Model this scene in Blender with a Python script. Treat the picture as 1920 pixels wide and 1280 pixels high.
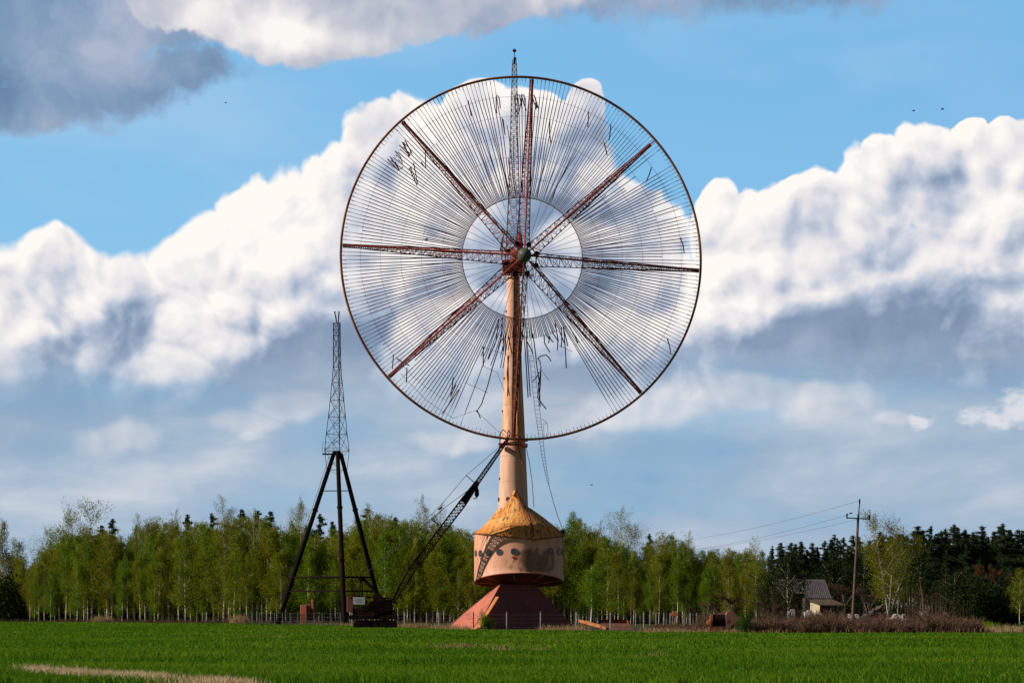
import bpy, bmesh, math, random
import numpy as np
from mathutils import Vector, Matrix

R = math.radians
for o in list(bpy.data.objects): bpy.data.objects.remove(o)
scene = bpy.context.scene
COL = scene.collection

# ------------------------------------------------------------------ camera
FPX, HZ, EYE = 4000.0, 1149.0, 1.9      # focal length in photo pixels, horizon row, eye height
cam = bpy.data.cameras.new('camera')
cam.sensor_width = 36.0
cam.lens = 36.0 * FPX / 1920.0
cam.shift_y = (HZ - 640.0) / 1920.0
cam.clip_start = 0.5
cam.clip_end = 20000
co = bpy.data.objects.new('camera', cam)
co.location = (0, 0, EYE)
co.rotation_euler = (R(90), 0, 0)
COL.objects.link(co)
scene.camera = co

def at(px, py, Y):                       # a place in the world, Y metres ahead
    return Vector(((px - 960) * Y / FPX, Y, EYE + (HZ - py) * Y / FPX))
def gx(px, Y): return (px - 960) * Y / FPX

# ------------------------------------------------------------------ sun
SUN_EL, SUN_AZ = R(30), R(10)            # azimuth: degrees towards the camera from due left
sdir = Vector((-math.cos(SUN_EL) * math.cos(SUN_AZ), -math.cos(SUN_EL) * math.sin(SUN_AZ), math.sin(SUN_EL)))
sl = bpy.data.lights.new('sun', 'SUN')
sl.energy = 5.0
sl.angle = R(0.5)
sl.color = (1.0, 0.90, 0.78)
so = bpy.data.objects.new('sun', sl)
so.rotation_euler = (-sdir).to_track_quat('-Z', 'Y').to_euler()
COL.objects.link(so)

scene.view_settings.view_transform = 'Standard'
scene.view_settings.look = 'None'
scene.view_settings.exposure = 0.0
scene.view_settings.gamma = 1.0
scene.render.engine = 'CYCLES'
scene.cycles.max_bounces = 6
scene.cycles.diffuse_bounces = 3

# ------------------------------------------------------------------ world: sky + clouds
world = bpy.data.worlds.new('World')
scene.world = world
world.use_nodes = True
try:
    world.cycles.sampling_method = 'MANUAL'
    world.cycles.sample_map_resolution = 256
except Exception: pass

class NG:
    """small helper for writing node trees"""
    def __init__(s, nt, dim='3D'): s.nt = nt; s.dim = dim
    def n(s, t, **kw):
        nd = s.nt.nodes.new(t)
        for k, v in kw.items(): setattr(nd, k, v)
        return nd
    def inp(s, sock, v):
        if v is None: return
        if isinstance(v, bpy.types.NodeSocket): s.nt.links.new(v, sock)
        elif hasattr(sock, 'default_value'):
            if isinstance(v, (tuple, list)) and len(v) == 3 and sock.type == 'RGBA': v = (*v, 1)
            sock.default_value = v
    def math(s, op, a, b=None, c=None, clamp=False):
        nd = s.n('ShaderNodeMath', operation=op); nd.use_clamp = clamp
        s.inp(nd.inputs[0], a); s.inp(nd.inputs[1], b); s.inp(nd.inputs[2], c)
        return nd.outputs[0]
    def vec(s, op, a, b=None, c=None, out=0):
        nd = s.n('ShaderNodeVectorMath', operation=op)
        s.inp(nd.inputs[0], a); s.inp(nd.inputs[1], b)
        if c is not None:
            s.inp(nd.inputs['Scale'] if op == 'SCALE' else nd.inputs[2], c)
        return nd.outputs['Value'] if op in ('LENGTH', 'DOT_PRODUCT', 'DISTANCE') else nd.outputs[out]
    def mix(s, f, a, b, blend='MIX'):
        nd = s.n('ShaderNodeMix', data_type='RGBA', blend_type=blend)
        s.inp(nd.inputs[0], f); s.inp(nd.inputs[6], a); s.inp(nd.inputs[7], b)
        return nd.outputs[2]
    def ramp(s, v, lo, hi, a=0.0, b=1.0, kind='SMOOTHSTEP'):
        nd = s.n('ShaderNodeMapRange', interpolation_type=kind)
        s.inp(nd.inputs[0], v); s.inp(nd.inputs[1], lo); s.inp(nd.inputs[2], hi); s.inp(nd.inputs[3], a); s.inp(nd.inputs[4], b)
        return nd.outputs[0]
    def cramp(s, v, stops):
        nd = s.n('ShaderNodeValToRGB'); s.inp(nd.inputs[0], v)
        e = nd.color_ramp.elements
        while len(e) < len(stops): e.new(0.5)
        for el, (p, c) in zip(e, stops): el.position = p; el.color = (*c, 1)
        return nd.outputs[0]
    def noise(s, v, scale, detail=3, rough=0.55, dist=0.0, out=0, dim=None):
        nd = s.n('ShaderNodeTexNoise', noise_dimensions=dim or s.dim)
        s.inp(nd.inputs['Vector'], v); s.inp(nd.inputs['Scale'], scale); s.inp(nd.inputs['Detail'], detail)
        s.inp(nd.inputs['Roughness'], rough); s.inp(nd.inputs['Distortion'], dist)
        return nd.outputs[out]

def pa(px, py):                          # sky direction of a place in the photo: azimuth, elevation x10
    u, v = (px - 960) / FPX, (HZ - py) / FPX
    return math.atan(u) * 10, math.atan(v / math.sqrt(1 + u * u)) * 10
K = 10.0 / FPX

def build_sky():
    g = NG(world.node_tree, '2D')
    world.node_tree.nodes.clear()
    tc = g.n('ShaderNodeTexCoord').outputs['Generated']
    sep = g.n('ShaderNodeSeparateXYZ'); g.inp(sep.inputs[0], tc)
    x, y, z = sep.outputs
    az = g.math('MULTIPLY', g.math('ARCTAN2', x, y), 10)
    el = g.math('MULTIPLY', g.math('ARCSINE', z), 10)
    cmb = g.n('ShaderNodeCombineXYZ'); g.inp(cmb.inputs[0], az); g.inp(cmb.inputs[1], el)
    p = cmb.outputs[0]
    sky = g.n('ShaderNodeTexSky', sky_type='NISHITA')
    sky.sun_disc = False
    sky.sun_elevation = SUN_EL
    sky.sun_rotation = math.atan2(sdir.x, sdir.y)
    sky.altitude = 100; sky.air_density = 1.0; sky.dust_density = 0.4; sky.ozone_density = 2.0
    # domain warp for soft shapes and puffs
    def warp(vec, scale, amt, det=4, rough=0.55):
        nd = g.noise(vec, scale, det, rough, out=1)
        off = g.vec('SUBTRACT', nd, (0.5, 0.5, 0.5))
        return g.vec('ADD', vec, g.vec('SCALE', off, None, amt))
    def blobs(vec, lst):
        cur = None
        for (cx, cy, rx, ry) in lst:
            a, e = pa(cx, cy)
            ix, iy = 1 / (rx * K), 1 / (ry * K)
            q = g.vec('MULTIPLY_ADD', vec, (ix, iy, 0), (-a * ix, -e * iy, 0))
            d = g.vec('LENGTH', q)
            cur = d if cur is None else g.math('MINIMUM', cur, d)
        return cur
    def gauss(vec, lst):                 # signed soft light and dark places
        cur = None
        for (cx, cy, rx, ry, w) in lst:
            a, e = pa(cx, cy)
            ix, iy = 1 / (rx * K), 1 / (ry * K)
            q = g.vec('MULTIPLY_ADD', vec, (ix, iy, 0), (-a * ix, -e * iy, 0))
            d2 = g.vec('DOT_PRODUCT', q, q)
            ex = g.math('MULTIPLY', g.math('POWER', 2.0, g.math('MULTIPLY', d2, -1.6)), w)
            cur = ex if cur is None else g.math('ADD', cur, ex)
        return cur
    def billow(vec, scale, det=3, rough=0.5):
        v = g.n('ShaderNodeTexVoronoi', feature='SMOOTH_F1', voronoi_dimensions='2D')
        g.inp(v.inputs['Vector'], vec); g.inp(v.inputs['Scale'], scale)
        g.inp(v.inputs['Detail'], det); g.inp(v.inputs['Roughness'], rough); g.inp(v.inputs['Smoothness'], 0.30)
        try: v.normalize = True
        except Exception: pass
        return v.outputs['Distance']
    pw = warp(warp(p, 1.3, 0.22, 2), 5.0, 0.035, 3)
    def puffs(v): return g.math('ADD', g.math('MULTIPLY', billow(v, 3.4, 2.5, 0.42), .80), g.math('MULTIPLY', billow(v, 10.0, 2.0, 0.45), .20))
    bil = puffs(pw)
    # towards the light (left and up) : relief from the puffs
    pw2 = g.vec('ADD', pw, (-0.050, 0.055, 0))
    bil2 = puffs(pw2)
    relief = g.math('SUBTRACT', bil2, bil)          # >0: surface rises away from the light side -> lit
    big1 = g.noise(pw, 1.1, 3, 0.5)
    big2 = g.noise(g.vec('ADD', pw, (-0.16, 0.2, 0)), 1.1, 3, 0.5)
    relief = g.math('ADD', g.math('MULTIPLY', relief, 1.5), g.math('MULTIPLY', g.math('SUBTRACT', big1, big2), 1.3))
    fine = g.noise(p, 9.0, 5, 0.6)
    # ---- cumulus outline
    cum = [(-30, 640, 200, 150), (105, 520, 80, 85), (170, 600, 140, 110), (250, 560, 70, 80), (30, 560, 90, 80),
           (340, 560, 70, 95), (400, 500, 75, 90), (460, 470, 75, 130), (540, 440, 90, 120), (620, 390, 90, 110), (700, 350, 80, 110),
           (760, 400, 140, 190), (640, 560, 260, 150), (420, 640, 250, 110), (880, 420, 160, 190), (1000, 400, 170, 190),
           (905, 195, 52, 52), (1000, 255, 80, 90), (1088, 178, 32, 42), (1060, 260, 62, 80), (1130, 500, 160, 150),
           (940, 300, 70, 120), (1000, 640, 300, 130), (230, 690, 60, 30),
           (1345, 430, 45, 85), (1390, 450, 60, 85), (1460, 440, 80, 85), (1540, 430, 80, 88), (1620, 400, 80, 110),
           (1660, 320, 62, 60), (1735, 330, 72, 86), (1818, 275, 38, 42), (1878, 290, 42, 46), (1830, 370, 110, 100), (1960, 330, 90, 90),
           (1450, 560, 180, 110), (1650, 540, 240, 130), (1850, 520, 180, 170), (1360, 600, 90, 60), (2100, 480, 200, 220),
           (-350, 560, 300, 160), (2500, 600, 260, 130), (-900, 480, 300, 220)]
    d = blobs(pw, cum)
    edge = g.math('ADD', d, g.math('MULTIPLY', g.math('SUBTRACT', bil, 0.42), 0.80))
    m_cum = g.ramp(edge, 0.90, g.ramp(el, pa(960, 620)[1], pa(960, 380)[1], 1.40, 1.00), 1, 0)
    # fade of the cumulus foot into the flat grey-blue sheet
    foot = g.ramp(el, pa(960, 770)[1], pa(960, 630)[1], 0.0, 1.0)
    m_cum = g.math('MULTIPLY', m_cum, g.math('ADD', g.math('MULTIPLY', foot, 0.75), 0.25))
    # lobes standing out of the mass, as domes whose slope towards the sun is bright
    lobes = [(235, 620, 60, 50), (190, 660, 60, 40), (105, 500, 62, 60), (60, 560, 70, 60), (150, 590, 90, 55), (30, 640, 90, 60), (240, 560, 60, 60), (345, 520, 55, 62), (400, 470, 52, 56), (455, 430, 50, 54), (505, 385, 50, 54), (570, 370, 52, 52), (620, 330, 56, 56), (700, 300, 60, 62),
             (360, 600, 60, 60), (430, 560, 66, 60), (500, 500, 70, 66), (570, 470, 64, 60), (640, 430, 66, 62), (690, 400, 70, 60), (300, 690, 90, 40), (440, 650, 70, 44), (540, 580, 80, 56), (640, 540, 80, 60), (760, 480, 90, 70), (800, 350, 80, 80), (880, 300, 60, 70),
             (905, 200, 50, 50), (985, 250, 56, 60), (1090, 180, 32, 40), (1050, 250, 56, 64), (1010, 340, 80, 70), (1090, 360, 70, 70), (900, 440, 90, 80), (1060, 500, 110, 80), (1180, 480, 70, 70), (1150, 620, 110, 60), (900, 620, 120, 70),
             (1345, 400, 36, 52), (1400, 430, 50, 52), (1460, 410, 50, 52), (1525, 400, 52, 48), (1590, 380, 52, 52), (1640, 330, 46, 46), (1690, 300, 46, 44), (1745, 300, 54, 56), (1815, 262, 34, 34), (1872, 272, 38, 38), (1830, 320, 50, 46), (1910, 330, 50, 50),
             (1370, 500, 60, 50), (1450, 500, 70, 54), (1540, 480, 70, 56), (1620, 440, 70, 60), (1700, 400, 70, 60), (1780, 390, 74, 64), (1870, 400, 70, 64), (1350, 590, 70, 44), (1440, 580, 80, 44), (1540, 560, 90, 46), (1660, 530, 90, 56), (1770, 500, 80, 60), (1880, 490, 80, 60), (1890, 560, 90, 50)]
    def domes(vec):
        cur = None
        for (cx, cy, rx, ry) in lobes:
            a, e = pa(cx, cy); sz = math.sqrt(rx * ry)
            ix, iy = 1 / (rx * 1.25 * K), 1 / (ry * 1.25 * K)
            q = g.vec('MULTIPLY_ADD', vec, (ix, iy, 0), (-a * ix, -e * iy, 0))
            h = g.math('MULTIPLY_ADD', g.vec('DOT_PRODUCT', q, q), -sz / 60.0, sz / 60.0 - (cy - 400) * -.0012)
            cur = h if cur is None else g.math('SMOOTH_MAX', cur, h, .12)
        return cur
    drel = g.math('SUBTRACT', domes(pw), domes(g.vec('ADD', pw, (-0.045, 0.06, 0))))
    drel = g.math('MULTIPLY', g.math('MINIMUM', g.math('MAXIMUM', drel, -.75), .8), .40)
    shade = gauss(p, [(460, 430, 150, 110, .30), (600, 400, 150, 130, .28), (390, 560, 90, 130, .25), (90, 480, 110, 70, .22), (620, 600, 150, 90, .06),
                      (150, 620, 160, 60, -.12), (330, 690, 130, 40, .25), (560, 720, 220, 60, -.28), (260, 610, 50, 90, -.10), (520, 620, 120, 60, -.10),
                      (1000, 260, 130, 100, .26), (820, 330, 110, 90, .20), (1000, 540, 200, 120, .06), (740, 600, 140, 100, .10), (1180, 560, 130, 130, .14), (1000, 640, 300, 90, .12),
                      (1380, 430, 90, 90, .20), (1560, 420, 140, 90, .16), (1840, 250, 110, 60, .34), (1700, 280, 90, 55, .10), (1690, 420, 90, 60, .12),
                      (1740, 320, 80, 40, -.12), (1500, 490, 180, 40, -.06), (1420, 540, 120, 50, .18), (1540, 590, 170, 40, .05), (1870, 430, 80, 110, .16),
                      (1780, 560, 160, 50, -.34), (1640, 640, 280, 60, -.42), (1380, 610, 120, 60, .12), (1890, 560, 60, 60, .10)])
    bright = g.math('ADD', g.math('ADD', g.math('ADD', 0.53, drel), g.math('MULTIPLY', shade, .85)), g.math('MULTIPLY', relief, .95))
    bright = g.math('ADD', g.math('MAXIMUM', bright, .16), g.math('MULTIPLY', g.math('SUBTRACT', g.noise(p, 2.6, 4, .6), .5), .28))
    bright = g.math('ADD', bright, g.math('MULTIPLY', g.math('SUBTRACT', fine, 0.5), 0.16))
    rim = g.ramp(edge, 0.55, 0.98, 0.0, 0.14)       # thin edges glow a little
    bright = g.math('ADD', bright, g.math('MULTIPLY', rim, foot), clamp=True)
    c_cum = g.cramp(bright, [(0.0, (.16, .235, .37)), (0.28, (.30, .385, .53)), (0.52, (.52, .575, .69)), (0.74, (.80, .78, .81)), (1.0, (1.0, .955, .91))])
    # ---- flat sheet low in the sky
    q = g.vec('MULTIPLY', p, (0.55, 1.7, 1))
    qs = warp(q, 0.9, 0.5, 4)
    sh = g.noise(qs, 1.5, 5, 0.55)
    lowm = g.ramp(el, pa(960, 1000)[1], pa(960, 640)[1], 1.0, 0.0)
    lowm2 = g.ramp(el, pa(960, 700)[1], pa(960, 520)[1], 1.0, 0.0)
    sgau = gauss(p, [(1300, 760, 330, 45, .30), (1500, 770, 160, 45, .12), (400, 880, 420, 30, .14), (1100, 790, 120, 40, .16), (470, 800, 60, 30, .12),
                     (1700, 690, 260, 40, -.25), (1800, 860, 300, 60, -.16), (200, 760, 260, 45, -.12), (100, 840, 200, 30, -.10), (800, 760, 200, 60, -.05),
                     (560, 930, 500, 28, .10), (1350, 960, 260, 25, .05), (600, 660, 35, 50, .20), (1240, 840, 300, 30, -.08)])
    sv = g.math('ADD', g.math('ADD', g.math('ADD', g.math('MULTIPLY', g.math('SUBTRACT', sh, 0.5), 1.15), g.math('MULTIPLY', g.math('SUBTRACT', .42, bil), .30)), 0.47), sgau, clamp=True)
    c_sheet = g.cramp(sv, [(0.0, (.175, .30, .475)), (0.30, (.27, .40, .56)), (0.60, (.42, .52, .64)), (0.82, (.62, .655, .72)), (1.0, (.80, .77, .79))])
    horiz = g.ramp(el, pa(960, 1149)[1], pa(960, 900)[1], 0.45, 0.0)
    c_sheet = g.mix(horiz, c_sheet, (.36, .47, .63))
    # ---- high grey cloud (top left) and white shelf (top centre)
    ph = warp(warp(p, 1.6, 0.34, 5, 0.6), 6.0, 0.05, 4)
    dg = blobs(ph, [(60, 60, 260, 130), (200, 140, 200, 70), (50, 200, 150, 50), (330, 130, 130, 50), (-250, 60, 300, 170), (300, 20, 260, 70), (1100, -70, 600, 95), (1500, -60, 420, 75)])
    m_g = g.ramp(g.math('ADD', dg, g.math('MULTIPLY', g.math('SUBTRACT', fine, .5), .6)), 0.62, 1.20, 1, 0)
    c_g = g.cramp(g.math('ADD', g.math('ADD', g.noise(ph, 1.3, 5, .6), gauss(p, [(120, 60, 160, 60, .10), (180, 90, 40, 16, .18), (150, 190, 200, 40, -.14), (1100, 20, 300, 60, .14), (20, 150, 120, 60, -.05)])), 0.0, clamp=True),
                  [(0.25, (.12, .215, .365)), (0.5, (.225, .34, .51)), (0.75, (.42, .48, .62))])
    dw = blobs(ph, [(340, 10, 85, 48), (440, 20, 110, 66), (540, 40, 110, 66), (650, 20, 140, 66), (780, -5, 170, 62), (930, -30, 170, 70)])
    ew = g.math('ADD', dw, g.math('MULTIPLY', g.math('SUBTRACT', bil, .42), .5))
    m_w = g.ramp(ew, 0.80, 1.06, 1, 0)
    wv = g.math('ADD', g.math('ADD', 0.52, g.math('MULTIPLY', relief, .6)), gauss(p, [(420, 40, 170, 60, .45), (560, 70, 110, 40, .30), (850, 20, 260, 60, -.02), (1000, 60, 150, 40, -.2)]), clamp=True)
    c_w = g.cramp(wv, [(0.0, (.22, .30, .45)), (0.3, (.34, .41, .54)), (0.6, (.56, .58, .66)), (0.85, (.84, .81, .82)), (1, (.97, .93, .89))])
    # ---- small puffs low right
    dp = blobs(warp(p, 4.0, .16, 4), [(1735, 790, 28, 18), (1860, 780, 60, 22), (1920, 765, 60, 30), (1905, 620, 60, 34), (1840, 655, 60, 20), (460, 805, 30, 16), (578, 668, 26, 40)])
    fp = g.noise(g.vec('MULTIPLY', p, (.7, 1.3, 1)), 14.0, 4, .6)
    m_p = g.math('MULTIPLY', g.ramp(g.math('ADD', dp, g.math('MULTIPLY', g.math('SUBTRACT', fp, .5), 1.5)), 0.30, 1.20, 1, 0), g.ramp(az, pa(700, 0)[0], pa(900, 0)[0], .35, .78))
    # ---- generic cloud everywhere else (well outside the view)
    # clear blue of the sky from the sky texture, deepened a little
    base = g.mix(1.0, sky.outputs[0], (0.80, 1.0, 1.22), 'MULTIPLY')
    S = 10.0                              # clouds are given as seen brightness; background strength is 0.1
    def up(c): return g.vec('SCALE', c, None, S)
    blue = g.mix(g.ramp(el, pa(960, 1149)[1], pa(960, 60)[1], 0.0, 1.0, 'LINEAR'), (.35, .66, .90), (.215, .54, .86))
    blue = g.mix(g.ramp(az, pa(300, 0)[0], pa(1900, 0)[0], 0.0, 0.35, 'LINEAR'), blue, (.21, .48, .80))
    base = g.mix(0.85, base, up(blue))
    veil = g.ramp(g.noise(qs, 0.9, 4, .5), .42, .75, 0, .32)
    c = g.mix(veil, base, up((.52, .66, .84)))
    c = g.mix(m_g, c, up(c_g))
    c = g.mix(m_w, c, up(c_w))
    c = g.mix(g.math('MULTIPLY', lowm2, g.ramp(sh, 0.28, 0.50, 0.72, 0.97)), c, up(c_sheet))
    d2 = blobs(pw, [(1120, 770, 100, 36), (1250, 760, 130, 46), (1400, 748, 120, 40), (1540, 762, 120, 40), (1050, 795, 80, 26), (470, 800, 64, 24), (545, 772, 76, 30), (215, 822, 84, 32), (850, 830, 80, 26), (310, 700, 90, 26), (170, 660, 120, 30), (1700, 800, 60, 14)])
    e2 = g.math('ADD', d2, g.math('MULTIPLY', g.math('SUBTRACT', bil, .42), .9))
    m2 = g.ramp(e2, .45, 1.15, .62, 0)
    c2_ = g.cramp(g.math('ADD', .62, g.math('MULTIPLY', relief, .8)), [(0.2, (.36, .44, .57)), (.6, (.60, .63, .70)), (1.0, (.86, .83, .84))])
    c = g.mix(m2, c, up(c2_))
    c = g.mix(m_p, c, up((.80, .79, .83)))
    bga = g.n('ShaderNodeBackground'); g.inp(bga.inputs[0], c); bga.inputs[1].default_value = 0.1
    bgc = g.n('ShaderNodeBackground'); g.inp(bgc.inputs[0], up(c_cum)); bgc.inputs[1].default_value = 0.1
    bg = g.n('ShaderNodeMixShader'); g.inp(bg.inputs[0], m_cum)
    world.node_tree.links.new(bga.outputs[0], bg.inputs[1]); world.node_tree.links.new(bgc.outputs[0], bg.inputs[2])
    # unseen rest of the sky: mostly clear, soft clouds, dimmed to cut fill light
    pn = g.noise(tc, 2.2, 5, .55, dim='3D')
    c2 = g.mix(g.ramp(pn, .52, .66, 0, .6), g.vec('SCALE', sky.outputs[0], None, .32), up((.16, .18, .23)))
    bg2 = g.n('ShaderNodeBackground'); g.inp(bg2.inputs[0], c2); bg2.inputs[1].default_value = 0.1
    front = g.math('MULTIPLY', g.ramp(g.math('ABSOLUTE', az), 3.3, 4.6, 1, 0), g.ramp(el, 3.2, 4.2, 1, 0))
    ms = g.n('ShaderNodeMixShader'); g.inp(ms.inputs[0], front)
    world.node_tree.links.new(bg2.outputs[0], ms.inputs[1]); world.node_tree.links.new(bg.outputs[0], ms.inputs[2])
    bg = ms
    out = g.n('ShaderNodeOutputWorld'); world.node_tree.links.new(bg.outputs[0], out.inputs[0])
build_sky()

# ------------------------------------------------------------------ materials
def material(name, fn):
    m = bpy.data.materials.new(name); m.use_nodes = True
    nt = m.node_tree; nt.nodes.clear(); g = NG(nt)
    out = g.n('ShaderNodeOutputMaterial')
    s = fn(g); nt.links.new(s, out.inputs[0])
    return m
def principled(g, col, rough=0.6, metal=0.0, bump=None, bstr=0.3, bdist=0.02, spec=0.4):
    b = g.n('ShaderNodeBsdfPrincipled')
    g.inp(b.inputs['Base Color'], col); g.inp(b.inputs['Roughness'], rough); g.inp(b.inputs['Metallic'], metal)
    b.inputs['Specular IOR Level'].default_value = spec
    if bump is not None:
        bn = g.n('ShaderNodeBump'); g.inp(bn.inputs['Height'], bump); bn.inputs['Strength'].default_value = bstr; bn.inputs['Distance'].default_value = bdist
        g.nt.links.new(bn.outputs[0], b.inputs['Normal'])
    return b.outputs[0]
def objco(g): return g.n('ShaderNodeTexCoord').outputs['Object']

def worn(name, base, alt, dark, scale=1.5, rough=0.65, amt=0.5, metal=0.0, spec=.25):
    def fn(g):
        p = objco(g)
        a = g.noise(p, scale, 5, .6); b = g.noise(p, scale * 5, 4, .65)
        c = g.mix(g.ramp(a, .40, .62), base, alt)
        c = g.mix(g.math('MULTIPLY', g.ramp(b, .52, .72), amt), c, dark)
        return principled(g, c, rough, metal, b, .25, spec=spec)
    return material(name, fn)

M = {}
M['rust_red'] = worn('rust_red_steel', (.36, .080, .060), (.25, .055, .042), (.06, .018, .018), 3.0, .7, spec=.15)
M['rust_dark'] = worn('dark_rusted_steel', (.17, .042, .036), (.24, .06, .04), (.05, .016, .016), 3.0, .7, spec=.12)
M['rim'] = worn('weathered_rim_steel', (.18, .055, .028), (.32, .12, .03), (.06, .02, .014), .35, .7, spec=.15)
M['slat_dark'] = worn('dark_slat', (.15, .050, .085), (.30, .085, .09), (.06, .025, .07), .8, .6, spec=.12)
M['slat_red'] = worn('red_slat', (.52, .17, .14), (.36, .10, .10), (.13, .04, .06), .8, .6, spec=.15)
M['black_steel'] = worn('blackened_steel', (.008, .005, .005), (.020, .008, .007), (.004, .003, .003), 2.0, .8, spec=.06)
M['mast_steel'] = worn('grey_brown_steel', (.14, .09, .09), (.22, .10, .08), (.05, .04, .05), 1.0, .55)
M['grey_hub'] = worn('grey_hub_paint', (.11, .12, .10), (.07, .075, .06), (.02, .02, .018), 1.2, .45)
M['wire'] = worn('steel_wire', (.03, .03, .038), (.05, .035, .035), (.02, .02, .02), 1.0, .6, spec=.15)
M['orange_rust'] = worn('orange_rust', (.55, .22, .07), (.45, .15, .05), (.15, .05, .03), 2.0, .75)
M['brown_rust'] = worn('brown_rust', (.22, .075, .045), (.16, .05, .035), (.05, .02, .02), 2.0, .75)
M['trough'] = worn('faded_brown_steel', (.26, .12, .085), (.19, .085, .065), (.08, .035, .03), 2.0, .8)
M['concrete_post'] = worn('concrete', (.42, .41, .40), (.34, .34, .34), (.2, .19, .18), 3.0, .85)
M['blue_post'] = worn('blue_grey_paint', (.20, .27, .31), (.15, .21, .25), (.1, .12, .12), 3.0, .6)
M['sign'] = worn('faded_sign_sheet', (.46, .46, .48), (.52, .52, .54), (.3, .3, .3), 2.0, .6)
M['sign_line'] = worn('sign_lettering', (.25, .25, .27), (.3, .3, .3), (.2, .2, .2), 2.0, .6)
M['red_paint'] = worn('red_plate', (.50, .04, .02), (.4, .04, .03), (.2, .03, .02), 2.0, .5)
M['glass'] = material('dark_window_glass', lambda g: principled(g, (.035, .055, .075), .12, 0, None, spec=.6))
M['wood_dark'] = worn('weathered_pole_wood', (.10, .065, .05), (.15, .10, .07), (.03, .02, .02), 2.0, .85)
M['cream_wall'] = worn('cream_brick', (.56, .47, .33), (.48, .39, .27), (.3, .22, .12), 1.0, .85)
M['grey_wall'] = worn('grey_boards', (.09, .075, .06), (.07, .06, .05), (.04, .03, .03), 1.5, .9)
M['stone'] = worn('pale_rubble', (.36, .32, .28), (.30, .24, .20), (.14, .10, .09), 1.5, .9)
M['white_rubble'] = worn('white_blocks', (.50, .46, .43), (.42, .38, .36), (.2, .17, .15), 2.0, .85)
M['bird'] = worn('dark_feathers', (.02, .02, .025), (.03, .03, .03), (.01, .01, .01), 5.0, .8)

def fn_shaft(g):                         # pale pink paint, weld seams, yellow and brown run-off
    p = objco(g); s = g.n('ShaderNodeSeparateXYZ'); g.inp(s.inputs[0], p); z = s.outputs[2]
    n1 = g.noise(g.vec('MULTIPLY', p, (1, 1, .12)), 2.2, 5, .6)
    n2 = g.noise(p, .35, 4, .6)
    c = g.mix(g.ramp(n1, .35, .7), (.84, .51, .375), (.72, .38, .27))
    band = g.math('MULTIPLY', g.ramp(z, 22, 26), g.ramp(z, 33, 30))
    yel = g.math('MULTIPLY', g.math('ADD', band, .12), g.ramp(g.math('ADD', g.math('MULTIPLY', n1, .5), g.math('MULTIPLY', n2, .5)), .40, .60))
    c = g.mix(g.math('MULTIPLY', yel, 1.0, clamp=True), c, (.62, .30, .06))
    st = g.noise(g.vec('MULTIPLY', p, (2.2, 2.2, .10)), 2.0, 4, .6)
    c = g.mix(g.ramp(st, .60, .78, 0, .5), c, (.25, .10, .06))
    fr = g.math('FRACT', g.math('DIVIDE', g.math('ADD', z, 1.05), 3.15))
    seam = g.math('LESS_THAN', fr, .022)
    c = g.mix(g.math('MULTIPLY', seam, .45), c, (.22, .11, .08))
    return principled(g, c, .55, 0, g.noise(p, 1.2, 2, .5), .15, .05)
M['shaft'] = material('pink_shaft_paint', fn_shaft)
def fn_house(g):
    p = objco(g); s = g.n('ShaderNodeSeparateXYZ'); g.inp(s.inputs[0], p); x, y, z = s.outputs
    n1 = g.noise(g.vec('MULTIPLY', p, (1, 1, .3)), 1.0, 5, .6)
    c = g.mix(g.ramp(n1, .35, .65), (.82, .44, .30), (.72, .33, .215))
    # mossy brown stain on the front right, below the window band
    st = g.noise(g.vec('MULTIPLY', p, (1.0, 1.0, .55)), 1.3, 7, .72)
    zone = g.math('MULTIPLY', g.ramp(x, -.3, 1.6), g.math('MULTIPLY', g.ramp(z, 6.6, 7.1), g.ramp(z, 10.3, 8.8)))
    zone = g.math('MULTIPLY', zone, g.ramp(x, 5.6, 4.0))
    k1 = g.ramp(g.math('ADD', st, g.math('MULTIPLY', zone, .34)), .58, .82)
    c = g.mix(g.math('MULTIPLY', g.math('MULTIPLY', k1, g.ramp(zone, 0, .25)), .75), c, (.075, .040, .014))
    zy = g.math('MULTIPLY', g.math('MULTIPLY', g.ramp(x, -1.6, -.4), g.ramp(x, 2.4, .4)), g.math('MULTIPLY', g.ramp(z, 6.9, 7.4), g.ramp(z, 9.4, 7.8)))
    c = g.mix(g.math('MULTIPLY', zy, g.ramp(st, .42, .62), clamp=True), c, (.40, .17, .02))
    run = g.noise(g.vec('MULTIPLY', p, (2.5, 2.5, .12)), 2.0, 4, .6)
    c = g.mix(g.ramp(run, .60, .80, 0, .5), c, (.38, .15, .07))
    ang = g.math('FRACT', g.math('MULTIPLY', g.math('ARCTAN2', g.math('SUBTRACT', x, .85), y), 18 / 6.2832))
    seam = g.math('LESS_THAN', ang, .012)
    c = g.mix(g.math('MULTIPLY', seam, .35), c, (.3, .15, .1))
    return principled(g, c, .55, 0, g.noise(p, .8, 2, .5), .2, .06)
M['house'] = material('pink_house_paint', fn_house)
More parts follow.
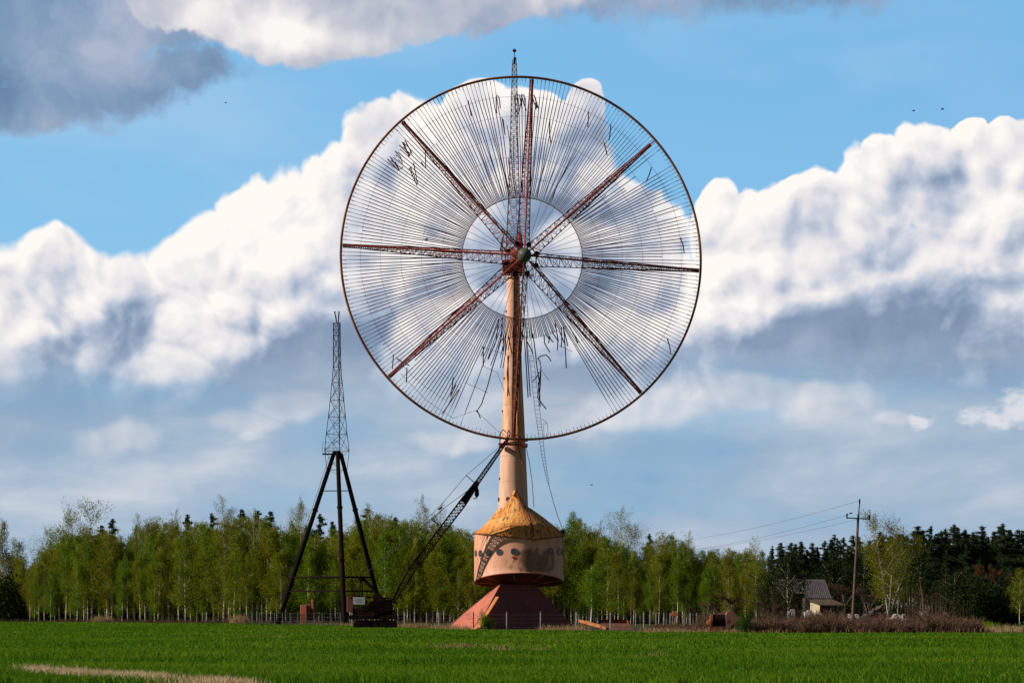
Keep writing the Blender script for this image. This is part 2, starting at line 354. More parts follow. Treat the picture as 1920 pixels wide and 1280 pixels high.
def fn_roof(g):
    p = objco(g)
    sx = g.n('ShaderNodeSeparateXYZ'); g.inp(sx.inputs[0], p)
    cy = g.n('ShaderNodeCombineXYZ'); g.inp(cy.inputs[0], g.math('MULTIPLY', g.math('ARCTAN2', g.math('SUBTRACT', sx.outputs[0], .5), sx.outputs[1]), 5.0)); g.inp(cy.inputs[1], g.math('MULTIPLY', sx.outputs[2], .55))
    g.inp(cy.inputs[2], g.math('MULTIPLY', sx.outputs[0], .3))
    q = cy.outputs[0]; low = g.ramp(sx.outputs[2], 12.9, 12.2)
    n0 = g.noise(p, .35, 3, .6)
    n1 = g.noise(q, 1.1, 5, .65, .8); n2 = g.noise(q, 3.2, 5, .65)
    c = g.mix(g.ramp(n1, .36, .62), (.72, .28, .035), (.80, .46, .17))
    c = g.mix(g.ramp(n0, .45, .6, 0, .6), c, (.62, .20, .025))
    c = g.mix(g.math('MULTIPLY', low, .7), c, (.66, .22, .03))
    c = g.mix(g.math('MULTIPLY', g.ramp(n2, .50, .58), g.ramp(n1, .66, .46)), c, (.15, .055, .016))
    return principled(g, c, .75, 0, n2, .5, .05)
M['roof'] = material('flaking_roof_sheet', fn_roof)
def fn_base(g, A=(.54, .15, .085), B=(.42, .11, .07), C=(.60, .26, .16)):
    p = objco(g)
    n1 = g.noise(g.vec('MULTIPLY', p, (1, 1, .4)), .7, 5, .65)
    n2 = g.noise(p, 3, 5, .7)
    c = g.mix(g.ramp(n1, .38, .62), A, B)
    c = g.mix(g.ramp(n2, .55, .75, 0, .7), c, C)
    return principled(g, c, .6, 0, n2, .25, .04)
M['base'] = material('red_base_paint', fn_base)
M['base_shaded'] = material('shaded_red_base_paint', lambda g: fn_base(g, (.23, .062, .05), (.17, .045, .042), (.28, .10, .075)))  # same paint with the shade of the front face put into its colour
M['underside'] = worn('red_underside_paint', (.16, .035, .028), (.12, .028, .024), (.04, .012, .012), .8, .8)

def fn_ground(g):
    p = objco(g)
    n1 = g.noise(p, .05, 4, .6); n2 = g.noise(p, 1.5, 5, .65)
    c = g.mix(g.ramp(n1, .4, .6), (.055, .075, .018), (.10, .075, .035))
    c = g.mix(g.ramp(n2, .45, .7), c, (.03, .035, .012))
    return principled(g, c, .95, 0, n2, .6, .1, .1)
M['ground'] = material('rough_ground', fn_ground)
def fn_field(g):
    p = objco(g)
    n1 = g.noise(g.vec('MULTIPLY', p, (.35, 1, 1)), .09, 4, .6); n2 = g.noise(p, 6, 4, .6)
    c = g.mix(g.ramp(n1, .35, .65), (.035, .085, .005), (.05, .11, .006))
    c = g.mix(g.ramp(n2, .5, .75, 0, .6), c, (.02, .05, .008))
    return principled(g, c, .9, 0, n2, .5, .08, .1)
M['field'] = material('young_wheat_ground', fn_field)

def leafy(name, c1, c2, dark, trans=0.35, nscale=.45, rnd=0.5, tint=None):
    def fn(g):
        p = objco(g)
        oi = g.n('ShaderNodeObjectInfo').outputs['Random']
        a = g.noise(p, nscale, 3, .6); b = g.noise(p, 4.0, 2, .6)
        c = g.mix(g.ramp(a, .38, .62), c1, c2)
        c = g.mix(g.ramp(b, .45, .7, 0, .55), c, dark)
        if tint is not None: c = g.mix(g.math('MULTIPLY', oi, rnd), c, tint)
        d = g.n('ShaderNodeBsdfDiffuse'); g.inp(d.inputs[0], c)
        t = g.n('ShaderNodeBsdfTranslucent'); g.inp(t.inputs[0], c)
        mx = g.n('ShaderNodeMixShader'); mx.inputs[0].default_value = trans
        g.nt.links.new(d.outputs[0], mx.inputs[1]); g.nt.links.new(t.outputs[0], mx.inputs[2])
        return mx.outputs[0]
    return material(name, fn)
M['birch_leaf'] = leafy('birch_leaves', (.175, .25, .012), (.25, .27, .015), (.080, .14, .010), .45, .45, .75, (.20, .175, .012))
M['airy_leaf'] = leafy('pale_birch_leaves', (.15, .20, .022), (.18, .20, .03), (.09, .12, .02), .3, .45, .5, (.20, .18, .05))
M['green_leaf'] = leafy('fresh_green_leaves', (.145, .26, .011), (.18, .285, .013), (.06, .13, .007), .42, .4, .6, (.13, .16, .015))
M['pine_leaf'] = leafy('pine_needles', (.028, .052, .026), (.040, .066, .024), (.013, .026, .014), .1, .5, .5, (.035, .048, .02))
M['dark_leaf'] = leafy('dark_evergreen_leaves', (.014, .028, .010), (.022, .036, .010), (.007, .014, .006), .15, .5, .5, (.03, .04, .010))
M['brown_twig'] = leafy('bare_brown_twigs', (.085, .05, .035), (.12, .065, .05), (.04, .026, .02), .05, .5, .6, (.13, .09, .05))
M['brown_bud'] = leafy('red_brown_buds', (.11, .05, .03), (.13, .065, .03), (.05, .03, .015), .2, .5, .5, (.11, .07, .03))
M['scrub_twig'] = leafy('scrub_twigs', (.14, .085, .058), (.11, .07, .05), (.06, .04, .03), .15, .35, .3, (.2, .12, .07))
M['dry_grass'] = leafy('dry_straw', (.42, .30, .16), (.32, .21, .11), (.20, .13, .07), .25, .6, .3, (.4, .3, .15))
M['straw'] = leafy('pale_straw', (.70, .56, .36), (.58, .44, .26), (.36, .26, .14), .35, .6, .3, (.6, .5, .3))
M['grass_blade'] = leafy('wheat_blades', (.066, .172, .008), (.135, .245, .012), (.038, .10, .006), .40, .055, .0)
M['grass_light'] = leafy('pale_wheat_blades', (.15, .27, .02), (.19, .31, .03), (.09, .19, .015), .35, .15, .0)
M['juniper'] = leafy('juniper_needles', (.035, .085, .012), (.05, .10, .012), (.015, .035, .008), .2, .8, .3, (.06, .10, .01))
def fn_bark(g):
    p = objco(g)
    n = g.noise(g.vec('MULTIPLY', p, (1, 1, 2.2)), 1.1, 4, .7)
    c = g.mix(g.ramp(n, .50, .60), (.68, .61, .53), (.11, .085, .07))
    return principled(g, c, .8)
M['birch_bark'] = material('white_birch_bark', fn_bark)
M['dim_bark'] = worn('dim_birch_bark', (.40, .36, .31), (.28, .24, .20), (.05, .04, .035), 1.0, .9)
M['pine_bark'] = worn('pine_bark', (.09, .045, .028), (.06, .035, .025), (.02, .015, .012), 2.0, .9)
M['grey_bark'] = worn('grey_bark', (.10, .08, .065), (.14, .11, .09), (.04, .03, .03), 2.0, .9)

# ------------------------------------------------------------------ mesh helpers
ORI = {}
class MB:
    def __init__(s): s.v = []; s.f = []
    def add(s, vs, fs):
        b = len(s.v); s.v.extend(vs); s.f.extend([tuple(i + b for i in f) for f in fs])
    def tube(s, pts, rad, n=6, cap=True):
        pts = [Vector(p) for p in pts]
        if not isinstance(rad, (list, tuple)): rad = [rad] * len(pts)
        vs, fs = [], []
        d0 = (pts[1] - pts[0]).normalized()
        up = Vector((0, 0, 1)) if abs(d0.z) < .9 else Vector((0, 1, 0))
        a = d0.cross(up).normalized()
        for i, p in enumerate(pts):
            d = (pts[min(i + 1, len(pts) - 1)] - pts[max(i - 1, 0)])
            if d.length < 1e-9: d = d0
            d.normalize()
            a = (a - d * a.dot(d)).normalized(); b = d.cross(a)
            for k in range(n):
                t = 2 * math.pi * k / n + math.pi / n
                vs.append(p + (a * math.cos(t) + b * math.sin(t)) * rad[i])
        for i in range(len(pts) - 1):
            for k in range(n):
                fs.append((i * n + k, i * n + (k + 1) % n, (i + 1) * n + (k + 1) % n, (i + 1) * n + k))
        if cap and n > 2:
            fs.append(tuple(range(n))[::-1]); fs.append(tuple(range((len(pts) - 1) * n, len(pts) * n)))
        s.add(vs, fs)
    def box(s, c, size, ax=None, bev=0.0):   # ax: 3 axes
        c = Vector(c); hx, hy, hz = [t / 2 for t in size]
        X, Y, Z = ax or (Vector((1, 0, 0)), Vector((0, 1, 0)), Vector((0, 0, 1)))
        if bev <= 0:
            vs = [c + X * (sx * hx) + Y * (sy * hy) + Z * (sz * hz) for sz in (-1, 1) for sy in (-1, 1) for sx in (-1, 1)]
            s.add(vs, [(0, 2, 3, 1), (4, 5, 7, 6), (0, 1, 5, 4), (2, 6, 7, 3), (0, 4, 6, 2), (1, 3, 7, 5)])
        else:                                # chamfered verticals and top
            ring = [(-hx + bev, -hy), (hx - bev, -hy), (hx, -hy + bev), (hx, hy - bev), (hx - bev, hy), (-hx + bev, hy), (-hx, hy - bev), (-hx, -hy + bev)]
            vs = []
            for (z, k) in ((-hz, 1), (hz - bev, 1), (hz, 0)):
                for (x, y) in ring:
                    if not k: x *= (hx - bev) / hx; y *= (hy - bev) / hy
                    vs.append(c + X * x + Y * y + Z * z)
            fs = [tuple(range(8))[::-1], tuple(range(16, 24))]
            for l in (0, 8):
                for k in range(8): fs.append((l + k, l + (k + 1) % 8, l + 8 + (k + 1) % 8, l + 8 + k))
            s.add(vs, fs)
    def prism(s, pts, off):                  # polygon pts extruded by off
        off = Vector(off); n = len(pts); pts = [Vector(p) for p in pts]
        vs = pts + [p + off for p in pts]
        fs = [tuple(range(n)), tuple(range(n, 2 * n))[::-1]] + [(k, n + k, n + (k + 1) % n, (k + 1) % n) for k in range(n)]
        s.add(vs, fs)
    def lathe(s, c, prof, n=32, ax=None):    # prof: (r, h)
        c = Vector(c); X, Y, Z = ax or (Vector((1, 0, 0)), Vector((0, 1, 0)), Vector((0, 0, 1)))
        vs, fs = [], []
        for (r, h) in prof:
            for k in range(n):
                t = 2 * math.pi * k / n
                vs.append(c + X * (r * math.cos(t)) + Y * (r * math.sin(t)) + Z * h)
        for i in range(len(prof) - 1):
            for k in range(n): fs.append((i * n + k, i * n + (k + 1) % n, (i + 1) * n + (k + 1) % n, (i + 1) * n + k))
        fs.append(tuple(range(n))[::-1]); fs.append(tuple(range((len(prof) - 1) * n, len(prof) * n)))
        s.add(vs, fs)
    def truss(s, A, B, bays, rc, rb, ra=None, closed=True):
        """lattice girder between the point lists A and B (same length)"""
        A = [Vector(p) for p in A]; B = [Vector(p) for p in B]; n = len(A)
        for a, b in zip(A, B): s.tube([a, b], rc, 5)
        prs = [(i, (i + 1) % n) for i in range(n)] if n > 2 else [(0, 1)]
        for k in range(bays + 1):
            t = k / bays
            for (i, j) in prs: s.tube([A[i].lerp(B[i], t), A[j].lerp(B[j], t)], rb, 4, False)
            if k < bays:
                t2 = (k + 1) / bays
                for (i, j) in prs:
                    if ra == 'x' or k % 2 == 0: s.tube([A[i].lerp(B[i], t), A[j].lerp(B[j], t2)], rb, 4, False)
                    if ra == 'x' or k % 2 == 1: s.tube([A[j].lerp(B[j], t), A[i].lerp(B[i], t2)], rb, 4, False)
    def build(s, name, mat, parent=None, origin=None, smooth=False):
        if parent is not None: o0 = ORI[parent.name]
        else: o0 = Vector(origin) if origin is not None else Vector((0, 0, 0))
        me = bpy.data.meshes.new(name)
        me.from_pydata([tuple(Vector(v) - o0) for v in s.v], [], s.f)
        if smooth or name in ('base', 'roof', 'underside'):
            bm = bmesh.new(); bm.from_mesh(me); bmesh.ops.recalc_face_normals(bm, faces=bm.faces[:]); bm.to_mesh(me); bm.free()
        me.materials.append(mat)
        if smooth: me.shade_smooth()
        ob = bpy.data.objects.new(name, me); COL.objects.link(ob)
        if parent is not None: ob.parent = parent
        else: ob.location = o0
        ORI[ob.name] = o0
        return ob

def tag(o, label=None, cat=None, group=None, kind=None):
    if label: o['label'] = label
    if cat: o['category'] = cat
    if group: o['group'] = group
    if kind: o['kind'] = kind
    return o
def empty(name, loc, label=None, cat=None, group=None):
    o = bpy.data.objects.new(name, None); COL.objects.link(o); o.location = loc
    o.empty_display_size = .5
    ORI[o.name] = Vector(loc)
    return tag(o, label, cat, group)

def np_mesh(name, V, nper, mat, parent=None, loc=None, extra_mats=None, midx=None):
    """V: (N*nper,3) loose polygons with nper corners"""
    N = len(V) // nper
    me = bpy.data.meshes.new(name)
    me.vertices.add(N * nper); me.vertices.foreach_set('co', np.ascontiguousarray(V, dtype=np.float32).ravel())
    me.loops.add(N * nper); me.loops.foreach_set('vertex_index', np.arange(N * nper, dtype=np.int32))
    me.polygons.add(N)
    me.polygons.foreach_set('loop_start', np.arange(0, N * nper, nper, dtype=np.int32))
    try: me.polygons.foreach_set('loop_total', np.full(N, nper, dtype=np.int32))
    except Exception: pass
    me.materials.append(mat)
    for m in (extra_mats or []): me.materials.append(m)
    if midx is not None: me.polygons.foreach_set('material_index', midx.astype(np.int32))
    me.update(calc_edges=True)
    ob = bpy.data.objects.new(name, me); COL.objects.link(ob)
    if parent: ob.parent = parent
    if loc is not None: ob.location = loc
    return ob

def leaf_quads(rng, P, size, aspect=.6, droop=0.0):
    n = len(P)
    a = rng.normal(size=(n, 3)); a[:, 2] -= droop; a /= np.linalg.norm(a, axis=1)[:, None]
    b = rng.normal(size=(n, 3)); b -= a * (a * b).sum(1)[:, None]; b /= np.linalg.norm(b, axis=1)[:, None]
    s = (size * rng.uniform(.6, 1.3, n))[:, None]
    a = a * s * .5; b = b * s * .5 * aspect
    V = np.stack([P - a, P + b, P + a, P - b], axis=1)
    return V.reshape(-1, 3)

# ------------------------------------------------------------------ tree prototypes
def make_birch(seed, H, W, base, nleaf, lsize, leafmat, airy=0.0, nl=34, lean=0.3, multi=1, limbr=1.0):
    rnd = random.Random(seed); rng = np.random.default_rng(seed)
    mb = MB(); P = []
    tops = []
    for m in range(multi):
        ax, ay = rnd.uniform(-lean, lean) * (1 + m), rnd.uniform(-lean, lean)
        if multi > 1: ax += (m - (multi - 1) / 2) * W * .45
        hh = H * (1 - .12 * m * rnd.random())
        pts = [Vector((ax * (t ** 1.3) + .12 * math.sin(t * 7 + seed), ay * t + .10 * math.cos(t * 6 + seed), hh * t)) for t in [k / 9 for k in range(10)]]
        r0 = .0095 * H
        mb.tube(pts, [max(.025, r0 * (1 - t / 9.3) ** .8) for t in range(10)], 6)
        tops.append((pts, hh))
    per = nleaf // nl
    for i in range(nl):
        pts, hh = tops[i % multi]
        t = base + (1 - base) * ((i + rnd.random()) / nl) ** .95
        t = min(t, .985)
        f = t * 9; k = min(int(f), 8); s = pts[k].lerp(pts[k + 1], f - k)
        u = (t - base) / (1 - base)
        prof = (math.sin(math.pi * min(1, (u * .82 + .15)) ** .8) ** .7) * (1 - .45 * u ** 3)
        L = W * .5 * prof * rnd.uniform(.65, 1.2) + .4
        az = rnd.uniform(0, 2 * math.pi)
        rise = rnd.uniform(.5, 1.5) * (0.9 + .5 * u)
        d = Vector((math.cos(az), math.sin(az), 0))
        l1 = s + d * L * .55 + Vector((0, 0, L * .5 * rise))
        l2 = s + d * L + Vector((0, 0, L * .75 * rise))
        mb.tube([s, l1, l2], [.0028 * H * limbr * (1 - .6 * u), .0018 * H * limbr * (1 - .5 * u), .012], 4, False)
        # hanging leaf sprays along the limb
        n = int(per * (0.35 + prof))
        tt = rng.beta(1.6, 1.1, n)[:, None]
        A = np.array(s); B = np.array(l1); C = np.array(l2)
        q = (1 - tt) ** 2 * A + 2 * tt * (1 - tt) * B + tt ** 2 * C
        sp = (.22 + .10 * L) * (1 + airy)
        nclump = max(3, n // 22)
        cc = rng.integers(0, nclump, n); coff = rng.normal(size=(nclump, 3)) * sp * 1.25
        q = q + coff[cc] * (.55 if airy else 1) + rng.normal(size=(n, 3)) * sp * (.42 if airy else .75)
        q[:, 2] -= np.abs(rng.exponential(.55 + .35 * airy, n)) * .8 * (rng.random(n) < .8)
        q = q[q[:, 2] > .04 * H]
        P.append(q)
    P = np.concatenate(P)
    V = leaf_quads(rng, P, lsize, .65, .5)
    return dict(wood=mb, V=V, leaf=leafmat, bark=M['dim_bark'] if multi > 2 else M['birch_bark'])

def make_pine(seed, H, W, base, nleaf, kind='pine', mat=None):
    rnd = random.Random(seed); rng = np.random.default_rng(seed)
    mb = MB(); P = []
    pts = [Vector((.2 * math.sin(t * 4 + seed), .15 * math.cos(t * 5), H * t)) for t in [k / 8 for k in range(9)]]
    mb.tube(pts, [max(.04, .011 * H * (1 - t / 8.5)) for t in range(9)], 6)
    nb = 46
    for i in range(nb):
        u = ((i + rnd.random()) / nb)
        t = base + (1 - base) * u
        t = min(t, .995)
        s = Vector((0, 0, H * t))
        if kind == 'pine': L = W * .5 * (1 - u) ** .72 * rnd.choice((.45, .75, 1.0, 1.3)) * rnd.uniform(.8, 1.1) + .10
        else: L = W * .5 * (1 - u) ** .8 * rnd.uniform(.7, 1.1) + .1
        az = rnd.uniform(0, 2 * math.pi)
        d = Vector((math.cos(az), math.sin(az), 0))
        e = s + d * L + Vector((0, 0, (L * rnd.uniform(.05, .45)) if kind == 'pine' else -L * .12))
        mb.tube([s, e], [.05, .015], 4, False)
        nc = 4 if kind == 'pine' else 5
        for c in range(nc):
            q = s.lerp(e, .30 + .75 * c / nc)
            rr = .10 + .19 * L * rnd.uniform(.7, 1.2)
            n = int(nleaf / nb / nc * min(1.5, .25 + L * .55))
            w = rng.normal(size=(n, 3)) * np.array([rr, rr, rr * .5])
            P.append(np.array(q) + w)
    tip = rng.normal(size=(160, 3)) * np.array([.09, .09, .6]) + np.array([pts[-1].x, pts[-1].y, H - 1.0])
    tip = tip[tip[:, 2] < H + .15]
    P.append(tip)
    P = np.concatenate(P)
    V = leaf_quads(rng, P, .36, .32, -.5)
    return dict(wood=mb, V=V, leaf=mat or M['pine_leaf'], bark=M['pine_bark'])

def make_bare(seed, H, W, nt, leafmat, twig=.03, bark='grey_bark'):
    """leafless or budding tree: forked limbs and a haze of thin twigs"""
    rnd = random.Random(seed); rng = np.random.default_rng(seed)
    mb = MB(); tips = []
    def grow(p, d, L, r, lv):
        e = p + d * L
        mid = p.lerp(e, .5) + Vector((rnd.uniform(-1, 1), rnd.uniform(-1, 1), 0)) * L * .06
        mb.tube([p, mid, e], [r, r * .8, r * .62], 5 if lv < 2 else 3, False)
        if lv >= 3: tips.append((p, e)); return
        for k in range(rnd.choice((2, 3, 3)) + (1 if lv == 0 else 0)):
            a = rnd.uniform(0, 6.283); s = rnd.uniform(.3, .75)
            nd = (d + Vector((math.cos(a) * s * W / H * 1.6, math.sin(a) * s * W / H * 1.6, rnd.uniform(-.05, .25)))).normalized()
            grow(p.lerp(e, rnd.uniform(.55, 1.0)), nd, L * rnd.uniform(.6, .85), r * .6, lv + 1)
    grow(Vector((0, 0, 0)), Vector((rnd.uniform(-.05, .05), 0, 1)), H * .34, .010 * H + .05, 0)
    P, D = [], []
    for k in range(nt):
        a, b = rnd.choice(tips); p = a.lerp(b, rnd.random())
        d = ((b - a).normalized() + Vector((rnd.gauss(0, .6), rnd.gauss(0, .6), rnd.gauss(.15, .5)))).normalized()
        P.append(p); D.append(d * rnd.uniform(.5, 1.4) * H * .055)
    P = np.array(P); D = np.array(D)
    sd = rng.normal(size=P.shape); sd -= D * ((sd * D).sum(1) / (D * D).sum(1))[:, None]; sd /= np.linalg.norm(sd, axis=1)[:, None]
    V = np.stack([P - sd * twig, P + sd * twig, P + D * 1.02, P + D], axis=1).reshape(-1, 3)
    return dict(wood=mb, V=V, leaf=leafmat, bark=M[bark])

def make_bush(seed, H, W, nleaf, mat, lsize=.22):
    rnd = random.Random(seed); rng = np.random.default_rng(seed)
    mb = MB(); P = []
    for i in range(9):
        a = rnd.uniform(0, 6.283); e = Vector((math.cos(a) * W * .36 * rnd.random(), math.sin(a) * W * .36 * rnd.random(), H * rnd.uniform(.45, .9)))
        mb.tube([Vector((0, 0, 0)), e * .5 + Vector((0, 0, .1)), e], [.06, .04, .015], 4, False)
        for c in range(5):
            q = Vector(e) * rnd.uniform(.35, 1.05) + Vector((rnd.gauss(0, W * .10), rnd.gauss(0, W * .10), 0))
            rr = W * .11
            P.append(np.array(q) + rng.normal(size=(nleaf // 45, 3)) * np.array([rr, rr, rr * .9]))
    P = np.concatenate(P); P = P[(P[:, 2] > .05)]
    return dict(wood=mb, V=leaf_quads(rng, P, lsize, .55), leaf=mat, bark=M['grey_bark'])

PROTO = {}
def proto_mesh(key, d, leafname='crown'):
    """mesh data of a prototype; the first tree placed uses it, every later one shares it"""
    wm = bpy.data.meshes.new('trunk'); mb = d['wood']
    wm.from_pydata([tuple(v) for v in mb.v], [], mb.f); wm.materials.append(d['bark']); wm.shade_smooth()
    ob = np_mesh(leafname, d['V'], 4, d['leaf']); lm = ob.data
    bpy.data.objects.remove(ob)
    PROTO[key] = (wm, lm, leafname)

def place_tree(name, key, X, Y, s=1.0, sz=None, rz=0.0, label='', cat='tree', group=None):
    wm, lm, ln = PROTO[key]
    t = bpy.data.objects.new(name, None); COL.objects.link(t); t.empty_display_size = .5
    t.location = (X, Y, 0); t.rotation_euler = (0, 0, rz); t.scale = (s, s, sz or s)
    tag(t, label, cat, group)
    for nm, me in (('trunk' if cat == 'tree' else 'stems', wm), (ln, lm)):
        c = bpy.data.objects.new(nm, me); COL.objects.link(c); c.parent = t
    return t

NB = 8
bh = []
for i in range(NB):
    W = [5.6, 4.8, 7.2, 5.2, 6.0, 7.6, 4.6, 5.4][i]
    proto_mesh('birch%d' % i, make_birch(100 + i, 20.0, W, [.10, .15, .20, .12, .18, .08, .25, .16][i], 7200, .27, M['birch_leaf'] if i % 3 else M['green_leaf']))
for i in range(3):
    proto_mesh('airy%d' % i, make_birch(200 + i, 24.0, [9.0, 6.5, 11.0][i], .30, [13000, 10000, 15000][i], .17, M['airy_leaf'], .2, 60, .8, 2, 1.1))
proto_mesh('bigairy', make_birch(230, 21.0, 11.0, .22, 17000, .22, M['birch_leaf'], .2, 70, .8, 3, 1.3))
proto_mesh('bare_birch', make_birch(240, 20.0, 7.0, .18, 6000, .19, M['airy_leaf'], .4, 60, .8, 3, 1.4))
for i in range(4):
    proto_mesh('pine%d' % i, make_pine(300 + i, 22.0, [7.0, 6.0, 8.0, 6.6][i], [.25, .35, .2, .3][i], 10500))
for i in range(2):
    proto_mesh('spruce%d' % i, make_pine(320 + i, 22.0, 6.0, .06, 8000, 'spruce'))
proto_mesh('darktree0', make_birch(340, 16.0, 9.0, .05, 8000, .34, M['dark_leaf'], 0, 44))
proto_mesh('darktree1', make_birch(341, 14.0, 10.0, .03, 8000, .34, M['dark_leaf'], 0, 44))
for i in range(2):
    proto_mesh('bare%d' % i, make_bare(400 + i, 12.0, 9.0, 2600, M['brown_twig']), 'twigs')
proto_mesh('redbare', make_bare(410, 14.0, 11.0, 12000, M['brown_bud'], .06), 'twigs')
proto_mesh('leafless', make_bare(411, 16.0, 9.0, 900, M['brown_twig'], .03), 'twigs')
for i in range(2):
    proto_mesh('bush%d' % i, make_bush(500 + i, 3.2, 4.2, 5200, M['dark_leaf'], .26))
proto_mesh('gbush', make_bush(510, 3.0, 3.6, 4800, M['juniper'], .16))
proto_mesh('lbush', make_bush(511, 3.4, 2.6, 1800, M['green_leaf'], .16))

# ------------------------------------------------------------------ setting: ground and field
def sheet(name, pts, z, mat):
    mb = MB(); mb.add([Vector((x, y, z)) for x, y in pts], [tuple(range(len(pts)))])
    return tag(mb.build(name, mat), kind='structure')
sheet('ground', [(-3000, -300), (3000, -300), (3000, 6000), (-3000, 6000)], 0, M['ground'])
EDGE = [(-900, 560), (-200, 500), (50, 440), (300, 400), (480, 372), (640, 316), (760, 272), (850, 240), (960, 229), (1080, 222), (1300, 202), (1500, 197), (1920, 197), (2700, 197)]
def field_edge(px):
    for (a, ya), (b, yb) in zip(EDGE, EDGE[1:]):
        if px <= b: return ya + (yb - ya) * (px - a) / (b - a)
    return EDGE[-1][1]
sheet('field', [(-260, -200), (260, -200)] + [(gx(p, y), y) for p, y in EDGE[::-1]], .004, M['field'])
sheet('far_meadow', [(gx(1700, 262), 262), (gx(2700, 262), 262), (gx(2700, 455), 455), (gx(1560, 455), 455)], .004, M['field'])

STX, STY = [30, 133, 233, 300, 470], [1258, 1268, 1275, 1280, 1291]   # the straw strip in the photo
# young wheat: near blades fine, far blades coarser
def wheat():
    rng = np.random.default_rng(7)
    Vs = []; idx = []
    def batch(y0, y1, dens, w, h):
        area = .26 * (y1 * y1 - y0 * y0)
        n = int(area * dens)
        y = np.sqrt(rng.uniform(y0 * y0, y1 * y1, n)); x = rng.uniform(-.262, .262, n) * y
        px = 960 + FPX * x / y
        ey = np.interp(px, [e[0] for e in EDGE], [e[1] for e in EDGE])
        keep = y < ey - .3
        # tramlines: shallow worn tracks crossing the field
        tr4 = np.abs(y - (88 + .10 * x + 1.0 * np.sin(x * .11))); tr5 = np.abs(y - (125 + .10 * x + 1.6 * np.sin(x * .07)))
        tr1 = np.abs(y - (104 + .10 * x + 1.5 * np.sin(x * .13))) ; tr2 = np.abs(y - (152 + .10 * x + 2 * np.sin(x * .09)))
        tr3 = np.abs(y - (76 - .25 * x + 1.0 * np.sin(x * .2)))
        low = 1 - .80 * np.exp(-(tr1 / 4.5) ** 2) * (.5 + .5 * np.sin(x * .17 + 1)) - .8 * np.exp(-(tr2 / 9) ** 2) * (.5 + .5 * np.sin(x * .11)) - .45 * np.exp(-(tr3 / .9) ** 2) - .5 * np.exp(-(tr4 / .8) ** 2) * (np.sin(x * .31) > -.3) - .5 * np.exp(-(tr5 / 1.6) ** 2) * (np.sin(x * .23 + 2) > -.2)
        patch = .5 + .5 * np.sin(x * .21 + np.sin(y * .17) * 2) * np.sin(y * .11 + 1.3 * np.sin(x * .07))
        ht = h * .85 * (.62 + .55 * patch) * rng.uniform(.65, 1.25, n) * np.clip(low, .12, 1)
        keep &= ~((np.abs(HZ + FPX * EYE / y - np.interp(px, STX, STY)) < 6) & (px < 470) & (px > 45) & (rng.random(n) < .6))
        x, y, ht = x[keep], y[keep], ht[keep]; n = len(x)
        a = rng.uniform(0, 2 * np.pi, n); ww = w * rng.uniform(.6, 1.3, n)
        P = np.stack([x, y, np.zeros(n)], 1)
        side = np.stack([np.cos(a), np.sin(a), np.zeros(n)], 1) * ww[:, None] * .5
        b = rng.uniform(0, 2 * np.pi, n); l = rng.uniform(.1, .65, n) * ht
        mid = P + np.stack([np.cos(b) * l * .35, np.sin(b) * l * .35, ht * .62], 1)
        tip = P + np.stack([np.cos(b) * l, np.sin(b) * l, ht], 1)
        V = np.stack([P - side, P + side, mid + side * .8, tip, mid - side * .8], 1)
        Vs.append(V.reshape(-1, 3)); idx.append((rng.random(n) < .16).astype(int))
    batch(55, 75, 110, .022, .30)
    batch(75, 110, 55, .032, .30)
    batch(110, 170, 20, .06, .30)
    batch(170, 300, 8, .11, .24)
    batch(300, 520, 2.4, .25, .26)
    ob = np_mesh('wheat', np.concatenate(Vs), 5, M['grass_blade'], extra_mats=[M['grass_light']], midx=np.concatenate(idx))
    tag(ob, 'short bright green young wheat covering the open field', 'wheat', kind='stuff')
wheat()

def tufts(name, spots, mat, label, cat, h, w, blades, spread=.5, seed=3, fan=.45):
    rng = np.random.default_rng(seed); S = np.array(spots, float)   # x, y, scale
    n = len(S) * blades
    c = np.repeat(S, blades, axis=0)
    P = np.stack([c[:, 0] + rng.normal(size=n) * spread, c[:, 1] + rng.normal(size=n) * spread, np.zeros(n)], 1)
    ht = h * c[:, 2] * rng.uniform(.5, 1.2, n); b = rng.uniform(0, 6.283, n); l = rng.uniform(0, fan, n) * ht
    a = rng.uniform(0, 6.283, n); side = np.stack([np.cos(a), np.sin(a), np.zeros(n)], 1) * w * .5
    mid = P + np.stack([np.cos(b) * l * .4, np.sin(b) * l * .4, ht * .6], 1)
    tip = P + np.stack([np.cos(b) * l, np.sin(b) * l, ht], 1)
    V = np.stack([P - side, P + side, mid + side * .7, tip, mid - side * .7], 1).reshape(-1, 3)
    ob = np_mesh(name, V, 5, mat)
    return tag(ob, label, cat, kind='stuff')
rs = random.Random(11)
# dry straw strip in the lower left corner
sp = []
for k in range(1500):
    px = rs.uniform(40, 470); yb = float(np.interp(px, STX, STY))
    Y = FPX * EYE / (yb + rs.gauss(0, 2.0) - HZ)
    dens = .55 + .45 * math.sin(px * .08) * math.sin(px * .031 + 1)
    if rs.random() < dens: sp.append((gx(px, Y), Y, rs.uniform(.5, 1.1)))
tufts('dry_grass', sp, M['straw'], 'strip of pale dry grass in the near left corner of the field', 'dry grass', .27, .02, 20, .22)
sp = []
for (a, b, y, n) in ((805, 905, 1218, 22), (925, 950, 1222, 7), (1005, 1016, 1224, 4), (1215, 1230, 1236, 3), (395, 520, 1200, 10), (840, 980, 1216, 8)):
    for k in range(n):
        px = rs.uniform(a, b); Y = FPX * EYE / (y + rs.gauss(0, .8) - HZ); sp.append((gx(px, Y), Y, rs.uniform(.6, 1.3)))
tufts('dry_grass', sp, M['dry_grass'], 'scattered pale dry tufts in the middle of the green field', 'dry grass', .30, .03, 20, .3)
sp = []
